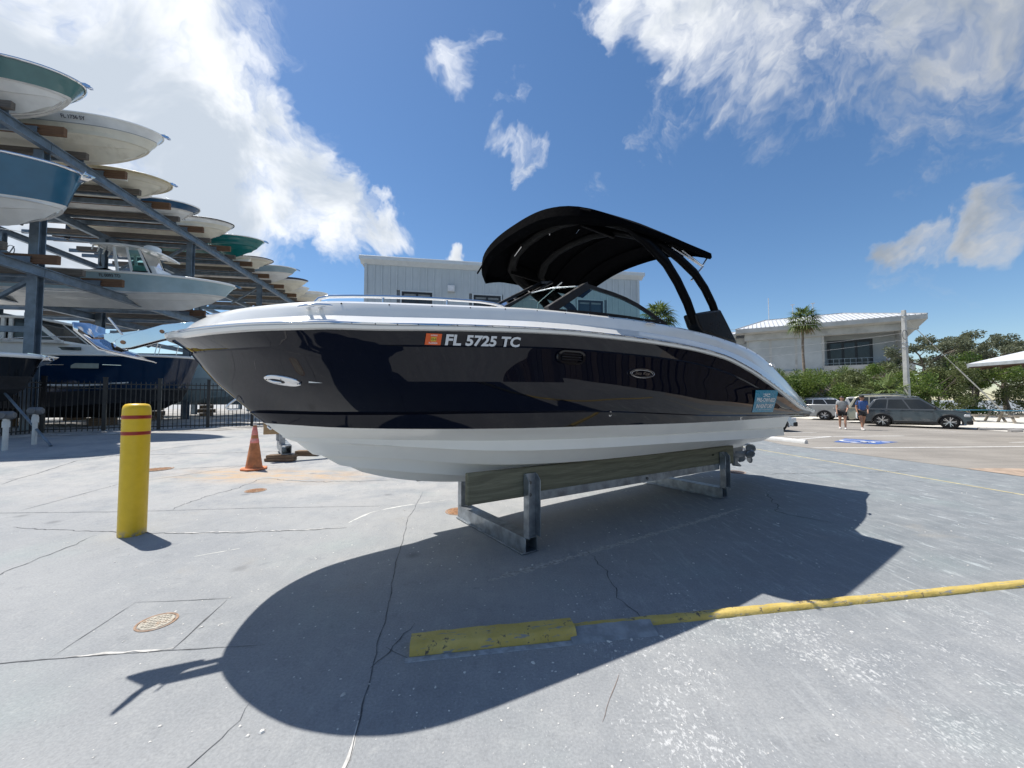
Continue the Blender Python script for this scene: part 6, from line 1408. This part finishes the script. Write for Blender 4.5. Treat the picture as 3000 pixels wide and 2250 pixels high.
# ------------------------------------------------------------------ people
def skin_mesh(name, joints, edges, mat, parent, root=0, sub=2):
    me = bpy.data.meshes.new(name); me.from_pydata([j[0] for j in joints], edges, []); ob = bpy.data.objects.new(name, me); COL.objects.link(ob)
    mo_ = ob.modifiers.new('skin', 'SKIN'); mo_.use_smooth_shade = True
    lay = me.skin_vertices[0].data if me.skin_vertices else None
    for i, j in enumerate(joints):
        if lay: lay[i].radius = j[1] if isinstance(j[1], tuple) else (j[1], j[1]); lay[i].use_root = (i == root)
    s2 = ob.modifiers.new('sub', 'SUBSURF'); s2.levels = sub; s2.render_levels = sub
    me.materials.append(mat); ob.parent = parent; return ob
SKIN = pbr('skin', (.48,.27,.18), .55, var=.06, scale=8); SKIN2 = pbr('tanned_skin', (.42,.22,.14), .55, var=.06, scale=8)
def person(label, loc, heading, H, skin, shirt, shorts, hair, shoes, phase=.25, armL=(.25,.1), armR=(.1,.4), long=False, cap=None, bag=None, reach=0):
    """local +x is forward, +y left"""
    t = thing('person', label, 'person', loc, heading); k = H/1.68
    hip = Vector((0,0,.90))*k; chest = Vector((.02,0,1.25))*k; neck = Vector((.02,0,1.42))*k; head = Vector((.045,0,1.56))*k
    def leg(s_, ph):
        h = Vector((0,s_*.095,.88))*k; kn = h+Vector((math.sin(ph)*.40+.03,0,-math.cos(ph)*.42))*k; lift = max(0,-ph)*.16
        an = kn+Vector((math.sin(ph-lift*3.2)*.38-.02,0,-.40+lift*.1))*k; an.z = max(.085*k, an.z); return h, kn, an
    J = [(hip,(.15*k,.12*k)),(Vector((.01,0,1.07))*k,(.135*k,.105*k)),(chest,(.155*k,.115*k)),(neck,.058*k),(Vector((.03,0,1.475))*k,.055*k),(head,(.078*k,.094*k)),(Vector((.04,0,1.635))*k,(.066*k,.078*k))]
    E = [(0,1),(1,2),(2,3),(3,4),(4,5),(5,6)]
    shirtJ = [(hip+Vector((0,0,.02)),(.165*k,.135*k)),(Vector((.01,0,1.07))*k,(.16*k,.128*k)),(chest,(.175*k,.13*k)),(Vector((.02,0,1.39))*k,.085*k)]; shirtE = [(0,1),(1,2),(2,3)]
    shortJ = [(hip+Vector((0,0,.03)),(.165*k,.14*k))]; shortE = []
    hands = []
    for s_, ph, arm in ((1,phase,armL),(-1,-phase,armR)):
        h, kn, an = leg(s_, ph); toe = an+Vector((.13,s_*.02,-.035))*k; i = len(J)
        J += [(h,.090*k),(h.lerp(kn,.5),.078*k),(kn,.056*k),(kn.lerp(an,.4),.054*k),(an,.036*k),(toe,.03*k)]; E += [(0,i),(i,i+1),(i+1,i+2),(i+2,i+3),(i+3,i+4),(i+4,i+5)]
        j = len(shortJ); low = kn+Vector((0,0,.02)) if not long else an+Vector((0,0,.03)); shortJ += [(h,.105*k),(h.lerp(kn,.55),.105*k if not long else .09*k)]+([(kn,.08*k),(low,.07*k)] if long else []); shortE += [(0,j),(j,j+1)]+([(j+1,j+2),(j+2,j+3)] if long else [])
        sole = MB(); sole.ico(an+Vector((.05,0,-.045))*k, (.14*k,.052*k,.05*k), seg=12, rings=8); sole.ico(an+Vector((-.005,0,-.005))*k, (.065*k,.05*k,.055*k), seg=10, rings=6); sole.build('shoe', shoes, t, smooth=60)
        sh0 = Vector((.02,s_*.165,1.375))*k; fw, bend = arm; el = sh0+Vector((math.sin(fw)*.28,s_*.055,-math.cos(fw)*.28))*k; wr_ = el+Vector((math.sin(fw+bend)*.25, -s_*.06*(bend > .6), -math.cos(fw+bend)*.25))*k; hd = wr_+(wr_-el).normalized()*.075*k
        i = len(J); J += [(sh0,.056*k),(sh0.lerp(el,.5),.048*k),(el,.040*k),(wr_,.027*k),(hd,(.030*k,.020*k))]; E += [(2,i),(i,i+1),(i+1,i+2),(i+2,i+3),(i+3,i+4)]
        for f_ in range(4): a = len(J); J.append((hd+(wr_-el).normalized()*.07*k*(1-.12*abs(f_-1.2))+Vector((.0,(f_-1.5)*.016,0))*k+Vector((.02,0,0))*k*.5,.0085*k)); E.append((i+4,a))
        a = len(J); J.append((hd+Vector((.045,-s_*.01,.0))*k,.009*k)); E.append((i+4,a)); hands.append(hd)
        j = len(shirtJ); shirtJ += [(sh0,.072*k),(sh0.lerp(el,.62),.068*k)]; shirtE += [(2,j),(j,j+1)]
    skin_mesh('body', J, E, skin, t); skin_mesh('shirt', shirtJ, shirtE, shirt, t); skin_mesh('trousers' if long else 'shorts', shortJ, shortE, shorts, t)
    m = MB(); m.ico(head+Vector((-.018,0,.030))*k, (.100*k,.088*k,.098*k), seg=16, rings=10); m.v = [(x+(-.02 if z < head.z else 0), y, z) if not (x > head.x+.045*k and z < head.z+.055*k) else (head.x+.03*k, y, z) for x,y,z in m.v]; m.build('hair', hair, t, smooth=60)
    m = MB(); m.ico(head+Vector((.098,0,-.012))*k, (.016*k,.013*k,.022*k), seg=8, rings=6); m.build('nose', skin, t, smooth=60)
    for s_ in (-1,1):
        m = MB(); m.ico(head+Vector((.083,s_*.032,.018))*k, (.010*k,.014*k,.009*k), seg=8, rings=6); m.build('eye', BLACK_P, t, smooth=60)
        m = MB(); m.ico(head+Vector((-.005,s_*.085,-.005))*k, (.02*k,.012*k,.03*k), seg=8, rings=6); m.build('ear', skin, t, smooth=60)
    m = MB(); m.ico(head+Vector((.084,0,-.052))*k, (.008*k,.024*k,.007*k), seg=8, rings=6); m.build('mouth', pbr('lips', (.36,.13,.11), .5), t, smooth=60)
    if cap: m = MB(); m.lathe([(.095*k,0),(.097*k,.03*k),(.07*k,.075*k),(0.001,.09*k)], 16, Matrix.Translation(head+Vector((-.01,0,.05))*k)); m.prism([(.06,-.07),(.16,-.05),(.175,0),(.16,.05),(.06,.07)], .052*k, .062*k, lambda a,b,t_: head+Vector((a*k,b*k,t_))); m.build('cap', cap, t, smooth=50)
    if bag: m = MB(); p = hands[1]; m.box(p.x+.02,p.y-.05,p.z-.10*k,.10,.04,.30, Matrix.Identity(4)); tag(m.build('folded_paper', bag, t, bevel=.01))
    return t
CL = lambda n_, c: pbr(n_, c, .8, var=.12, scale=7, bump=.25, bscale=16)
HDP = math.atan2(-.80,-.60)
person('person in grey T-shirt and black shorts walking, holding white papers', (16.95,19.75,.004), HDP, 1.70, SKIN, CL('grey_tee',(.27,.28,.28)), CL('black_shorts',(.012,.012,.014)), pbr('dark_hair',(.025,.016,.012),.5), CL('white_shoe',(.72,.72,.70)), .20, (.1,.9), (.15,.3), bag=CL('white_paper',(.75,.75,.74)))
person('person in blue T-shirt and dark shorts with dark cap, walking near the grey SUV', (17.55,19.3,.004), HDP+.25, 1.72, SKIN2, CL('blue_tee',(.06,.13,.34)), CL('dark_shorts',(.03,.032,.036)), pbr('brown_hair',(.06,.03,.02),.5), CL('white_shoe',(.72,.72,.70)), -.34, (.0,.75), (-.1,.6), cap=CL('black_cap',(.015,.015,.017)), bag=CL('white_paper',(.75,.75,.74)))
bp = Vector((50.2,48.0,0))+Vector((math.cos(oang),math.sin(oang),0))*2.0-Vector((-math.sin(oang),math.cos(oang),0))*.55
person('person in white shirt standing on the office balcony by the railing', (bp.x,bp.y,5.6), math.atan2(-.7,-.7), 1.78, SKIN2, CL('white_shirt',(.66,.66,.66)), CL('navy_trousers',(.015,.018,.03)), pbr('dark_hair',(.025,.016,.012),.5), CL('black_shoe',(.012,.012,.012)), .05, (.15,.5), (.15,.5), long=True)
